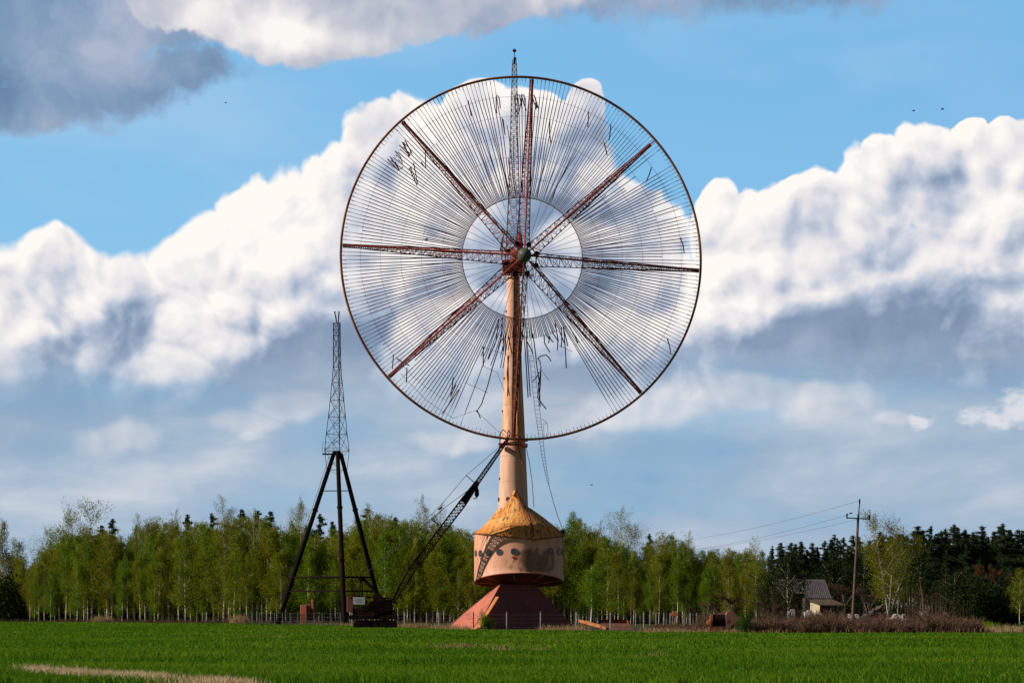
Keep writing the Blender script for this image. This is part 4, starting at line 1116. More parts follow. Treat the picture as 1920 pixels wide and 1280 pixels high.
# studs where slats were clipped
ra = random.Random(4)
for k in range(280):
    dg = -3 + (k + .5) * 360 / 280
    m.tube([wp(338, dg), wp(333 - ra.random() * 4, dg + ra.uniform(-.2, .2))], .035, 4)
rim = m.build('wheel_rim', M['rim'], turb, smooth=True)
m = MB(); pts = [wp(113.5, k * 4) for k in range(90)]; pts.append(pts[0]); m.tube(pts, .05, 5, False); m.build('inner_ring', M['rust_dark'], turb)
for r in (151, 190, 228, 266, 303):
    m = MB(); pts = []
    for k in range(181):
        dg = 310 - 3 + k * 2 if False else -58 + k * 2
        if dg > 302 - 60 + 0 and r > 151 and dg > 243: break
        pts.append(wp(r + ra.uniform(-.6, .6), dg))
    m.tube(pts, .017, 4, False); m.build('ring_wire', M['wire'], turb)
m = MB()                                 # torn ring wire, drooping
m.tube([wq(752, 702), wq(800, 752), wq(850, 785), wq(892, 770), wq(930, 805), wq(955, 822)], .028, 4); m.tube([wq(872, 718), wq(890, 726), wq(915, 737)], .03, 4)
m.tube([wq(907, 688), wq(932, 698), wq(945, 732)], .03, 4); m.tube([wq(900, 650), wq(945, 664), wq(968, 669)], .03, 4); m.tube([wq(1048, 646), wq(1073, 658)], .03, 4); m.tube([wq(1013, 690), wq(1030, 713)], .03, 4)
m.build('torn_wire', M['wire'], turb)
# spokes
NOSE = WC + UN * 2.3
for k in range(8):
    dg = -3 + 45 * k
    tipr = 336 if k != 1 else 327
    m = MB()
    tip = [wp(tipr, dg + .35, .0), wp(tipr, dg - .35, .0), wp(tipr, dg, .12)]
    root = [wp(29, dg + 25, -.5), wp(29, dg - 25, -.5), wp(10, dg, 2.0)]
    # two lengths: open near the hub, close-set further out
    mid = [a_.lerp(b_, .36) for a_, b_ in zip(root, tip)]
    m.truss(root, mid, 10, .060, .033)
    m.truss(mid, tip, 24, .068, .034)
    m.tube([wp(10, dg, 2.0), wp(130, dg, 1.25), wp(tipr, dg, .12)], [.10, .12, .09], 6)
    m.tube([mid[1], tip[1]], [.10, .10], 6)
    m.tube([wp(tipr - 2, dg, .1), wp(339, dg, 0)], .08, 6)
    m.build('spoke', M['rust_red'] if k in (0, 1, 4, 5, 2, 7) else M['rust_dark'], turb)
m = MB()
for k in range(8):
    m.lathe(wp(29, -3 + 22.5 + 45 * k, -.6), [(.26, 0), (.32, .15), (.32, .5), (.2, .6)], 10, (UX, UZ, UN))
for k in range(8): m.tube([wp(29, 19.5 + 45 * k, -.3), wp(29, 64.5 + 45 * k, -.3)], .06, 5); m.tube([wp(29, 19.5 + 45 * k, -.3), wp(5, 19.5 + 45 * k, .8)], .07, 5)
m.build('hub_ring', M['black_steel'], turb)
m = MB()
prof = [(.75, -1.9), (.80, -.2), (.83, 0)] + [(.83 * math.cos(t), .83 * 1.1 * math.sin(t)) for t in [k * math.pi / 2 / 8 for k in range(1, 8)]] + [(.02, .92)]
m.lathe(NOSE, prof, 28, (UX, UZ, UN)); m.build('hub_cap', M['grey_hub'], turb, smooth=True)
# inner guy wires
for k in range(8):
    for j in (-14, -7, 0, 7, 14):
        if abs(j) == 14 and k % 2: continue
        dg = 19.5 + 45 * k + j
        m = MB(); m.tube([wp(113.5, dg), wp(29, 19.5 + 45 * k, -.3)], .028, 4); m.build('guy_wire', M['wire'], turb)
# slats
rsl = random.Random(77)
slat_polys = []
def lim(dg):
    """how far out the slat at this angle still reaches (photo pixels) ; None: full"""
    d = dg % 360
    if 135.5 < d < 144.5: return 303
    if 219.3 < d < 221.5 or 223.2 < d < 225.0: return rsl.choice((300, 280, 338))
    if 84 < d < 86 or 88.2 < d < 93.0: return 300
    if 93.0 <= d < 95.3: return rsl.choice((200, 266, 228))
    if 95.3 <= d < 98.5: return rsl.choice((250, 300, 190))
    if 246 < d <= 251: return rsl.choice((250, 200, 338))
    if 251 < d <= 262: return rsl.choice((160, 190, 175, 210))
    if 262 < d <= 287: return 151
    if 287 < d < 300: return rsl.choice((150, 158, 152))
    if 33.5 < d < 38.5: return rsl.choice((236, 266, 300, 200))
    return None
for k in range(280):
    dg = -3 + (k + .5) * 360 / 280
    L = lim(dg)
    if L is None and rsl.random() < .045: L = rsl.choice((303, 266, 310))
    end = L or 338
    d = dg % 360
    bend = rsl.gauss(0, .22); bend2 = rsl.gauss(0, .14)
    rad = [113.5, 151, 190, 228, 266, 303, 318, 338]
    off = [0, bend * 1.6, bend * .8 + bend2, bend2, bend2 * .5, 0, 0, 0]
    if 60 < d < 120: off = [o * 2.0 for o in off]
    pts, ws = [], []
    for r, o in zip(rad, off):
        if r > end + 1: break
        pts.append((r, dg + o)); ws.append(.046 if r <= 303 else .020)
    if L and L not in rad: pts.append((end, dg)); ws.append(.05)
    thin = .8 if 40 < d < 75 else 1.0
    slat_polys.append((len(pts) * 1.0 + end / 400 + rsl.random() * .3, pts, [w * thin for w in ws], d))
def ribbon(m, pts3, ws, dep=.02):
    """flat strip lying in the wheel plane"""
    vs, fs = [], []
    n = len(pts3)
    for i, p in enumerate(pts3):
        dd = (pts3[min(i + 1, n - 1)] - pts3[max(i - 1, 0)]).normalized(); s = dd.cross(UN).normalized() * ws[i]; t = UN * dep
        vs += [p - s - t, p + s - t, p + s + t, p - s + t]
    for i in range(n - 1):
        for q in range(4): fs.append((i * 4 + q, i * 4 + (q + 1) % 4, i * 4 + 4 + (q + 1) % 4, i * 4 + 4 + q))
    fs += [(3, 2, 1, 0), (n * 4 - 4, n * 4 - 3, n * 4 - 2, n * 4 - 1)]
    m.add(vs, fs)
order = sorted(range(280), key=lambda i: -slat_polys[i][0])
own = set(order[:100]); rest = {'slat_dark': MB()}
mall = MB()
for i, (sc, pts, ws, d) in enumerate(slat_polys):
    if i in own:
        m = MB(); ribbon(m, [wp(r, a_) for r, a_ in pts], ws)
        m.build('slat', M['slat_red'] if (rsl.random() < (.8 if 190 < d or d < 70 else .35)) else M['slat_dark'], turb)
    else: ribbon(mall, [wp(r, a_) for r, a_ in pts], ws)
tag(mall.build('slats', M['slat_dark'], turb), kind='stuff')
# bent and broken slat ends, read off the photograph
broken = [
    [(728, 304), (748, 325), (757, 318)], [(733, 300), (750, 324), (742, 309)], [(742, 289), (752, 300), (756, 313), (748, 305)], [(750, 278), (764, 292), (770, 298)], [(755, 272), (769, 297), (760, 282)], [(760, 268), (774, 294)], [(758, 272), (768, 300), (771, 288)],
    [(768, 320), (783, 353)], [(776, 310), (784, 348), (770, 318)], [(798, 285), (799, 320), (790, 308)],
    [(878, 192), (884, 221), (881, 205)], [(931, 215), (930, 184), (933, 181), (936, 186), (938, 205)], [(941, 222), (947, 255), (943, 225)],
    [(964, 188), (966, 179), (969, 179), (973, 200)], [(969, 182), (971, 178), (974, 180), (979, 205)], [(972, 215), (976, 196), (979, 178), (982, 178), (985, 197)], [(977, 178), (984, 200), (987, 208)], [(966, 180), (966, 205), (971, 215)],
    [(994, 180), (997, 178), (1002, 195), (1007, 202)], [(998, 180), (1001, 178), (1005, 190), (1009, 203)], [(1003, 182), (1006, 196), (1005, 205)],
    [(1104, 207), (1103, 225), (1102, 236)], [(1146, 231), (1144, 250), (1142, 260)], [(1133, 264), (1136, 276), (1139, 288)], [(1223, 309), (1219, 322), (1213, 336)], [(1031, 222), (1030, 248), (1033, 270)],
    [(1278, 440), (1283, 455), (1285, 470)], [(1253, 631), (1258, 648), (1259, 658)], [(739, 668), (737, 695)], [(746, 675), (757, 683), (769, 688)], [(764, 692), (763, 720)],
    [(942, 596), (939, 640), (923, 690), (916, 718), (903, 758), (895, 770), (901, 785)], [(935, 600), (930, 640), (915, 675)], [(892, 770), (896, 774)],
    [(906, 650), (906, 688)], [(860, 732), (838, 765), (829, 778)], [(850, 708), (848, 728), (845, 745), (855, 722)],
    [(944, 628), (943, 660)], [(948, 625), (948, 650), (947, 663)], [(953, 630), (957, 650), (960, 664)], [(952, 668), (953, 710), (951, 743)], [(954, 667), (951, 700), (953, 730), (955, 742)],
    [(982, 628), (985, 660), (990, 745)], [(986, 630), (990, 680), (994, 743)], [(988, 640), (996, 655), (999, 664)], [(999, 625), (1003, 655), (1007, 690), (1011, 715)],
    [(1020, 628), (1021, 643), (1031, 660)], [(1024, 627), (1030, 636), (1028, 643)], [(1028, 630), (1037, 641)], [(1034, 620), (1046, 638), (1045, 656)], [(1040, 600), (1047, 640)], [(1053, 612), (1053, 640), (1052, 651)], [(1049, 620), (1058, 642)], [(1056, 612), (1063, 640), (1064, 648)], [(1057, 616), (1060, 655), (1062, 689)],
    [(1067, 610), (1078, 630), (1084, 641)],
    [(1008, 672), (1014, 667), (1024, 665), (1030, 671), (1033, 677)], [(1008, 672), (1012, 676), (1013, 685)], [(1011, 697), (1004, 710), (998, 714)], [(1014, 686), (1013, 720), (1011, 745), (1013, 762)], [(1009, 716), (1012, 740), (1012, 760)], [(1014, 690), (1010, 725), (1008, 745), (1015, 755), (1024, 766)],
]
for pl in broken:
    m = MB(); ribbon(m, [wq(x_, y_, .06 + .1 * ra.random()) for x_, y_ in pl], [.062] * len(pl), .03)
    m.build('bent_slat', M['rust_dark'] if ra.random() < .6 else M['slat_dark'], turb)
# hanging ladder
m = MB()
lad = [((984, 560), 6.5), ((987, 600), 7), ((992, 640), 8), ((999, 690), 8.5), ((1004, 740), 8.5), ((1009, 780), 8.5), ((1013, 810), 8), ((1018, 850), 6), ((1023, 880), 4.5), ((1028, 905), 3)]
def lp(t):
    f = t * (len(lad) - 1); i = min(int(f), len(lad) - 2); u = f - i
    (x0, y0), w0 = lad[i]; (x1, y1), w1 = lad[i + 1]
    return x0 + (x1 - x0) * u, y0 + (y1 - y0) * u, w0 + (w1 - w0) * u
n_ = 46; Lr = [], []
for k in range(n_ + 1):
    x_, y_, w_ = lp(k / n_); Yk = 257.5 + 1.0 * math.sin(k * .1)
    pl, pr = at(x_ - w_ / 2, y_ - .4, Yk), at(x_ + w_ / 2, y_ + .4, Yk); Lr[0].append(pl); Lr[1].append(pr)
    m.tube([pl, pr], .028, 4)
m.tube(Lr[0], .035, 4); m.tube(Lr[1], .035, 4)
# cage remains
cg = [at(1016, 785, 257.5), at(1026, 793, 257.5), at(1028, 815, 257.5), at(1017, 817, 257.5)]
m.tube(cg, .035, 4); m.tube([at(1018, 795, 257.5), at(1026, 793, 257.5)], .03, 4); m.tube([at(1019, 797, 257.2), at(1020, 815, 257.2)], .03, 4)
m.build('hanging_ladder', M['wire'], turb)
m = MB(); m.tube([at(1028, 905, 257.5), at(1036, 935, 258), at(1045, 965, 258.6), at(1058, 1000, 260.3)], .05, 4); m.build('stay_cable', M['wire'], turb)
m = MB(); m.tube([at(986, 838, 259), at(993, 868, 259), at(998, 905, 259), at(1001, 950, 259.5)], .05, 4); m.build('stay_cable', M['wire'], turb)
m = MB(); m.tube([at(1055, 1003, 255.8), at(1057, 1060, 256), at(1058, 1100, 257), at(1060, 1150, 257)], .05, 4); m.build('stay_cable', M['wire'], turb)

# ------------------------------------------------------------------ tripod mast on the left
TY = 340
tri = empty('tripod_mast', (gx(630, TY), TY, 0), 'tall black lattice mast standing on three thick pipe legs', 'mast')
apex = at(632, 850, TY)
for (top, foot) in (((626, 850, TY), (519, 1170, 352)), ((633, 848, TY - .5), (646, 1174, 330)), ((639, 850, TY), (722, 1170, 350))):
    m = MB(); p, q = at(*top), at(*foot); q.z = -.3
    m.tube([p, p.lerp(q, .3), q], [.33, .36, .41], 12)
    for t in (.32, .62): c = p.lerp(q, t); dd = (q - p).normalized(); m.tube([c - dd * .12, c + dd * .12], .47, 12)
    m.build('leg', M['black_steel'], tri, smooth=False)
def legx(i, py):
    (top, foot) = (((626, 850, TY), (519, 1170, 352)), ((633, 848, TY - .5), (646, 1174, 330)), ((639, 850, TY), (722, 1170, 350)))[i]
    t = (py - 850) / (1170 - 850); p, q = at(*top), at(*foot); return p.lerp(q, t)
for (py, r_) in ((918, .08), (1080, .13), (1106, .13)):
    for (i, j) in ((0, 1), (1, 2), (0, 2)):
        if py == 918 and (i, j) != (0, 2): continue
        m = MB(); m.tube([legx(i, py), legx(j, py)], r_, 8); m.build('crossbar', M['black_steel'], tri)
# lattice top
def tri3(xl, xr, py, Y=TY):
    a_, b_ = at(xl, py, Y), at(xr, py, Y); return [a_ + Vector((0, -.3, 0)), b_ + Vector((0, -.3, 0)), (a_ + b_) / 2 + Vector((.15, (b_ - a_).x * .8, 0))]
m = MB()
lv = [(609, 655, 845), (612, 651, 813), (616, 648, 781), (619.5, 645, 750), (622.5, 642, 717), (625, 639.5, 687), (625.2, 638.3, 630), (625.2, 638.2, 606)]
for (l0, l1) in zip(lv, lv[1:]):
    m.truss(tri3(*l0), tri3(*l1), 1 if l1[2] > 680 else 2, .055, .035, 'x')
m.truss(tri3(613, 651, 880), tri3(609, 655, 845), 1, .045, .035)
m.tube([at(613, 880, TY), at(632, 888, TY), at(650, 880, TY)], .04, 4)
lat = m.build('lattice_top', M['black_steel'], tri)
m = MB()
n_ = 44
for k in range(n_ + 1):
    py = 848 - (848 - 606) * k / n_; m.tube([at(626, py, TY + .2), at(637, py, TY + .2)], .022, 4)
m.tube([at(626, 850, TY + .2), at(626, 604, TY + .2)], .03, 4); m.tube([at(637, 850, TY + .2), at(637, 604, TY + .2)], .05, 4)
m.build('ladder', M['black_steel'], tri)
m = MB()
m.box(at(615, 851, TY), (1.7, 1.6, .12)); m.box(at(632, 848, TY), (1.2, 1.4, .5), None, .1)
for px in (604.5, 610, 617, 624):
    m.tube([at(px, 851, TY - .7), at(px, 829, TY - .7)], .028, 4); m.tube([at(px, 851, TY + .7), at(px, 829, TY + .7)], .028, 4)
for py in (829, 840):
    m.tube([at(604.5, py, TY - .7), at(638, py, TY - .7)], .03, 4); m.tube([at(604.5, py, TY - .7), at(604.5, py, TY + .7)], .03, 4)
m.build('platform', M['black_steel'], tri)
m = MB()
for (x0, x1) in ((627, 632), (636.5, 634)): m.tube([at(x0, 584, TY), at(x1, 607, TY)], .08, 5)
m.tube([at(629.5, 586, TY), at(632, 607, TY)], .04, 5); m.tube([at(634.5, 586, TY), at(634, 607, TY)], .04, 5)
m.tube([at(626.5, 584, TY), at(630, 585, TY)], .06, 5); m.tube([at(633, 585, TY), at(637, 585, TY)], .06, 5)
m.build('top_fork', M['black_steel'], tri)
m = MB()
p0, p1 = legx(0, 856) + Vector((-.55, -.2, 0)), legx(0, 1140) + Vector((-.55, -.2, 0))
m.tube([p0, p1], .03, 4)
m.build('leg_ladder', M['wire'], tri)

# ------------------------------------------------------------------ crane
CY = 261.0
cr = empty('crawler_crane', (gx(700, CY), CY, 0), 'old dark crawler crane with lattice boom leaning towards the pink tower', 'crane')
def crawler(Y):
    m = MB(); c0, c1 = gx(662, Y), gx(745, Y); h = .95
    pts = []
    for k in range(9): t = math.pi / 2 + math.pi * k / 8; pts.append(Vector((c0 + .5 + .5 * math.cos(t), Y, .5 + .5 * math.sin(t))))
    for k in range(9): t = -math.pi / 2 + math.pi * k / 8; pts.append(Vector((c1 - .5 + .5 * math.cos(t), Y, .5 + .5 * math.sin(t))))
    m.prism(pts, (0, .7, 0))
    for k in range(34):
        t = k / 34; x_ = c0 + .5 + (c1 - c0 - 1) * ((t * 2) % 1); z_ = 1.0 if t < .5 else 0.0
        m.box((x_, Y + .35, z_ + .02), (.12, .78, .07))
    tr = m.build('crawler_track', M['black_steel'], cr)
    for k in range(5):
        w = MB(); x_ = c0 + .6 + (c1 - c0 - 1.2) * k / 4; w.lathe((x_, Y - .02, .5), [(.34, 0), (.36, .1), (.36, .74)], 16, (Vector((1, 0, 0)), Vector((0, 0, 1)), Vector((0, 1, 0)))); w.build('road_wheel', M['black_steel'], tr)
crawler(259.6); crawler(262.4)
m = MB()
m.box(at(698, 1156, CY), (5.6, 2.6, .5), None, .08)
m.tube([at(706, 1152, CY) + Vector((0, 0, -.3)), at(706, 1148, CY)], 1.1, 16)
deck = m.build('deck', M['black_steel'], cr)
m = MB()
for (px, r_) in ((700, .55), (716, .62), (728, .5)):
    m.tube([at(px, 1136, CY - 1.0), at(px, 1136, CY + 1.0)], r_, 14)
    m.tube([at(px, 1136, CY - 1.1), at(px, 1136, CY - .98)], r_ * 1.25, 16)
m.tube([at(690, 1140, CY - .9), at(740, 1146, CY - .9)], .18, 6)
rr2 = random.Random(6)
for k in range(24):
    p = at(rr2.uniform(690, 742), rr2.uniform(1112, 1158), CY + rr2.uniform(-1.2, .8)); q = p + Vector((rr2.uniform(-.9, .9), rr2.uniform(-.4, .4), rr2.uniform(-.7, .7))); m.tube([p, q], rr2.uniform(.04, .12), 5)
m.build('winch', M['black_steel'], cr)
m = MB(); m.box(at(657, 1132, CY), (.75, 1.9, 1.9), None, .06); m.tube([at(652, 1118, CY - 1), at(663, 1118, CY - 1)], .06, 5); m.build('counterweight', M['brown_rust'], cr)
m = MB(); m.box(at(706, 1126, CY + .2), (.9, 1.2, 1.6), None, .06); m.build('cabin_frame', M['rust_dark'], cr)
m = MB(); m.box(at(673, 1125.5, 259.3), (1.45, .04, .88)); sg = m.build('sign', M['sign'], cr)
for k in range(4):
    m = MB(); m.box(at(673, 1121.5 + k * 2.4, 259.27), (1.05 - .15 * (k % 2), .01, .035)); m.build('sign_line', M['sign_line'], sg)
m = MB(); m.tube([at(672, 1120, 259.35), at(673, 1176, 259.35)], .05, 6); m.build('sign_post', M['black_steel'], sg)
m = MB()
m.tube([at(676, 1082, CY - .6), at(674, 1118, CY - .8)], .09, 6); m.tube([at(678, 1082, CY + .6), at(680, 1118, CY + .8)], .09, 6)
m.tube([at(676, 1080, CY - .6), at(716, 1122, CY - .8)], .15, 6); m.tube([at(678, 1080, CY + .6), at(718, 1122, CY + .8)], .15, 6)
m.tube([at(677, 1084, CY - .8), at(677, 1084, CY + .8)], .32, 10); m.tube([at(676, 1118, CY - .8), at(742, 1122, CY - .8)], .10, 6); m.tube([at(652, 1116, CY + .6), at(742, 1122, CY + .8)], .08, 6)
m.build('gantry', M['black_steel'], cr)
def boomsec(p, w, dep):                  # square section across the boom line
    d_ = (at(893, 905, 255) - at(735, 1128, 257)).normalized(); s_ = d_.cross(Vector((0, 1, 0))).normalized()
    return [p - s_ * w / 2 + Vector((0, -dep / 2, 0)), p + s_ * w / 2 + Vector((0, -dep / 2, 0)), p + s_ * w / 2 + Vector((0, dep / 2, 0)), p - s_ * w / 2 + Vector((0, dep / 2, 0))]
b0, b1, b2, b3 = at(736, 1128, 260.6), at(772, 1068, 258.9), at(865, 946, 254.7), at(893, 907, 254.5)
m = MB()
m.truss(boomsec(b0, .35, .9), boomsec(b1, .78, .9), 4, .075, .045)
m.truss(boomsec(b1, .78, .9), boomsec(b2, .80, .9), 20, .075, .04, 'x')
m.truss(boomsec(b2, .80, .9), boomsec(b3, .5, .6), 7, .09, .06, 'x')
m.add(boomsec(b2.lerp(b3, .15), .7, .75) + boomsec(b3, .5, .6), [(0, 1, 5, 4), (1, 2, 6, 5), (2, 3, 7, 6), (3, 0, 4, 7)])
for t in (.12, .40, .55): c = b1.lerp(b2, t); m.tube(boomsec(c, .9, 1.0) + boomsec(c, .9, 1.0)[:1], .09, 5, False)
m.tube([b3 + Vector((0, -.5, 0)), b3 + Vector((0, .5, 0))], .34, 10)
m.tube([at(808, 972, 256.2), at(823, 984, 256.2)], .06, 5)
m.build('boom', M['black_steel'], cr)
b4 = at(950, 826, 254.3)
m = MB(); m.truss(boomsec(b3, .45, .6), boomsec(b4.lerp(b3, .02), .30, .35), 16, .07, .05, None); m.tube([b4 + Vector((0, -.3, 0)), b4 + Vector((0, .3, 0))], .18, 10); m.tube([b4, at(957, 812, 254.3), at(954, 806, 254.3), at(951, 812, 254.3)], .06, 5)
m.build('jib', M['black_steel'], cr)
m = MB(); m.tube([b3, at(874, 891, 254.4)], .05, 5); m.build('jib_strut', M['black_steel'], cr)
m = MB()
h0 = at(894, 925, 254.5)
m.tube([at(896, 906, 254.5), at(896, 918, 254.5)], .05, 4); m.tube([at(895, 914, 254.5), at(894.5, 919, 254.5), at(894, 927, 254.5), at(893.5, 932, 254.5)], [.10, .24, .30, .12], 8)
m.tube([at(893.5, 931, 254.5), at(893, 934, 254.5), at(889, 934.5, 254.5), at(887, 933.5, 254.5)], .06, 5)
m.build('hook_block', M['black_steel'], cr)
for pts in ([b4, at(874, 891, 254.4), at(824, 950, 256), at(702, 1060, 260.3)], [b3, at(833, 952, 256), at(812, 972, 256.3), at(677, 1082, 260.8)], [b3 + Vector((0, .5, 0)), at(830, 954, 256.4), at(680, 1080, 261.4)], [at(677, 1084, 260.4), at(728, 1132, 260.4)]):
    m = MB(); m.tube(pts, .035, 4); m.build('cable', M['wire'], cr)
m = MB(); m.tube([at(822, 955, 256.1), at(829, 950, 256.1)], .10, 6); m.build('cable_clamp', M['black_steel'], cr)

m = MB(); m.box(at(700, 1150, CY + .1), (4.8, 2.0, 1.25), None, .1); m.box(at(722, 1133, CY + .2), (1.7, 1.7, 1.2), None, .12); m.box(at(688, 1139, CY - .4), (1.2, .9, .7), None, .08)
m.build('engine_housing', M['black_steel'], cr)
# ------------------------------------------------------------------ fence posts and fences
def post(px, Y, h, mat, name, label, group, r=.055):
    m = MB(); x_ = gx(px, Y)
    m.box((x_, Y, h / 2 - .1), (r * 2, r * 2, h + .2), None, .012)
    m.box((x_, Y, h + .015), (r * 2.2, r * 2.2, .03))
    o = m.build(name, mat, None, (x_, Y, 0)); return o
# left fence: blue grey posts with mesh panels, one fence
f1 = empty('mesh_fence', (gx(545, 322), 322, 0), 'blue grey panel fence left of the crane in front of the birches', 'fence')
fx = [459, 473, 487, 500.5, 515, 529.5, 544, 558.5, 574, 589, 604, 620.5, 638]
fy = [331 + (309 - 331) * k / (len(fx) - 1) for k in range(len(fx))]
for px, Y in zip(fx, fy):
    m = MB(); m.box((gx(px, Y), Y, 1.0), (.12, .10, 2.0)); m.build('post', M['blue_post'], f1)
for k in range(len(fx) - 1):
    m = MB(); p, q = Vector((gx(fx[k], fy[k]), fy[k], 0)), Vector((gx(fx[k + 1], fy[k + 1]), fy[k + 1], 0))
    for j in range(14): t = (j + .5) / 14; c = p.lerp(q, t); m.tube([c + Vector((0, 0, .1)), c + Vector((0, 0, 1.85))], .018, 3)
    for z in (.15, .7, 1.3, 1.85): m.tube([p + Vector((0, 0, z)), q + Vector((0, 0, z))], .02, 3)
    m.build('panel', M['wire'], f1)
# front fence: concrete posts with wires, one fence
f2 = empty('post_fence', (gx(950, 254), 254, 0), 'concrete post and wire fence crossing in front of the pink base', 'fence')
pf = [(660, 304), (693.7, 300), (758.6, 288), (800, 290), (823, 272), (887.7, 256), (950, 253), (1013.5, 251.5), (1079.5, 250), (1144.5, 246), (1207, 250)]
for px, Y in pf:
    m = MB(); x_ = gx(px, Y); m.box((x_, Y, .95), (.14, .14, 2.1), None, .02); m.tube([Vector((x_, Y, 1.95)), Vector((x_, Y - .12, 2.12))], .04, 4)
    m.build('post', M['concrete_post'] if px != 887.7 else M['grey_wall'], f2)
for (a_, ya), (b_, yb) in zip(pf, pf[1:]):
    p, q = Vector((gx(a_, ya), ya, 0)), Vector((gx(b_, yb), yb, 0)); m = MB()
    for z in (.3, .8, 1.3, 1.75): m.tube([p + Vector((0, 0, z)), (p + q) / 2 + Vector((0, 0, z - .04)), q + Vector((0, 0, z))], .012, 3)
    m.build('wire', M['wire'], f2)
f3 = empty('post_fence', (gx(1260, 330), 330, 0), 'far row of pale posts with mesh in front of the right birches', 'fence')
px = 1192.0; k = 0; prev = None
while px < 1322:
    Y = 330 - k * 2.0; m = MB(); x_ = gx(px, Y); m.box((x_, Y, .95), (.13, .13, 2.0), None, .02); m.build('post', M['concrete_post'], f3)
    if prev:
        m = MB()
        for z in (.2, .7, 1.2, 1.7): m.tube([prev + Vector((0, 0, z)), Vector((x_, Y, z))], .012, 3)
        for j in range(8): c = prev.lerp(Vector((x_, Y, 0)), j / 8); m.tube([c + Vector((0, 0, .1)), c + Vector((0, 0, 1.75))], .01, 3)
        m.build('mesh', M['wire'], f3)
    prev = Vector((x_, Y, 0)); px += 11.5 if k % 3 else 15; k += 1

# ------------------------------------------------------------------ scrap and machinery on the ground
# rusty cabinet with chimney behind the left fence
o_ = Vector((gx(577, 345), 345, 0)); t = empty('rusty_cabinet', o_, 'pink and rust coloured metal box with flared pipe behind the blue grey fence', 'machine part')
m = MB(); m.box(at(569.5, 1152, 345), (1.0, 1.0, 3.2), None, .06); m.build('box', M['base'], t)
m = MB(); m.box(at(580, 1147, 345.5), (.9, .9, 2.6), None, .06); m.build('lower_box', M['brown_rust'], t)
m = MB(); m.lathe(at(588, 1160, 345), [(.30, 0), (.30, 2.6), (.38, 2.7), (.38, 3.2), (.45, 3.25)], 14); m.build('pipe', M['brown_rust'], t)
# tilted rusty sheet right of the base
o_ = Vector((gx(1110, 254), 254, 0)); t = empty('scrap_beam', o_, 'long orange rusty girder lying aslant right of the pink base', 'scrap metal')
m = MB(); p, q = at(1087, 1163, 254), at(1137, 1180, 251); q.z = .12
m.tube([p, q], [.22, .20], 4); m.box(p.lerp(q, .5) + Vector((0, .3, .1)), (2.6, .08, .35), ((q - p).normalized(), Vector((0, 1, 0)), (q - p).normalized().cross(Vector((0, -1, 0))))); m.build('girder', M['orange_rust'], t)
m = MB(); m.tube([at(1089, 1166, 255), at(1094, 1180, 253.5)], .12, 5); m.build('prop', M['rust_dark'], t)
o_ = Vector((gx(1152, 252), 252, 0)); t = empty('steel_trough', o_, 'open faded pink steel trough lying behind a fence post', 'scrap metal')
x0, x1, xb0, xb1 = gx(1127, 252), gx(1178, 252), gx(1124, 252), gx(1187, 252)
m = MB(); m.prism([Vector((xb0, 251.2, 0)), Vector((xb1, 251.2, 0)), Vector((x1, 251.5, .72)), Vector((x0, 251.5, .72))], (0, .06, 0)); m.build('front_plate', M['trough'], t)
m = MB(); m.prism([Vector((x0, 253.5, 0)), Vector((x1, 253.5, 0)), Vector((x1, 253.2, 1.15)), Vector((x0, 253.2, 1.15))], (0, .06, 0)); m.build('back_plate', M['underside'], t)
m = MB(); m.prism([Vector((x1, 251.5, .70)), Vector((x1 + .4, 251.3, 0)), Vector((x1 + .2, 253.4, 0)), Vector((x1 - .1, 253.2, 1.1))], (.05, 0, 0)); m.build('end_plate', M['orange_rust'], t)
# roller
RY = 201
t = empty('rusty_roller', (gx(1345, RY), RY, 0), 'rusty roller machine with dark drum and red frame at the field edge', 'machine')
m = MB(); m.tube([at(1336, 1162, RY), at(1362, 1162, RY)], .54, 20); m.build('drum', M['black_steel'], t)
for px in (1333.5, 1363.5):
    m = MB(); c = at(px, 1163, RY); m.tube([c + Vector((-.10, 0, 0)), c + Vector((.10, 0, 0))], .64, 18); m.tube([c + Vector((-.3, 0, 0)), c + Vector((.1, 0, 0))], .2, 8); m.build('drum_flange', M['brown_rust'], t)
m = MB(); m.prism([at(1362, 1176, RY - .6), at(1368, 1176, RY - .6), at(1381, 1162, RY - .6), at(1380, 1150, RY - .6), at(1371, 1144, RY - .6), at(1364, 1146, RY - .6), at(1360, 1156, RY - .6)], (0, 1.3, 0)); m.build('hopper', M['trough'], t)
m = MB(); m.box(at(1342, 1179, RY - .3), (1.3, 1.2, .5)); m.box(at(1350, 1181, RY), (2.6, 1.5, .15)); m.build('frame', M['brown_rust'], t)
m = MB(); m.box(at(1329, 1166, RY), (.35, .5, .35)); m.tube([at(1328, 1170, RY), at(1333, 1160, RY - .5)], .08, 5); m.build('hitch', M['orange_rust'], t)
m = MB(); m.prism([at(1258, 1154, 300), at(1272, 1154, 300), at(1269, 1145, 300), at(1262, 1145, 300)], (0, .5, 0)); m.tube([at(1265, 1154, 300.2), at(1265, 1176, 300.2)], .06, 5)
tag(m.build('scrap_plate', M['orange_rust'], None, (gx(1265, 300), 300, 0)), 'orange rusty plate on a stake behind the far right fence', 'scrap metal')

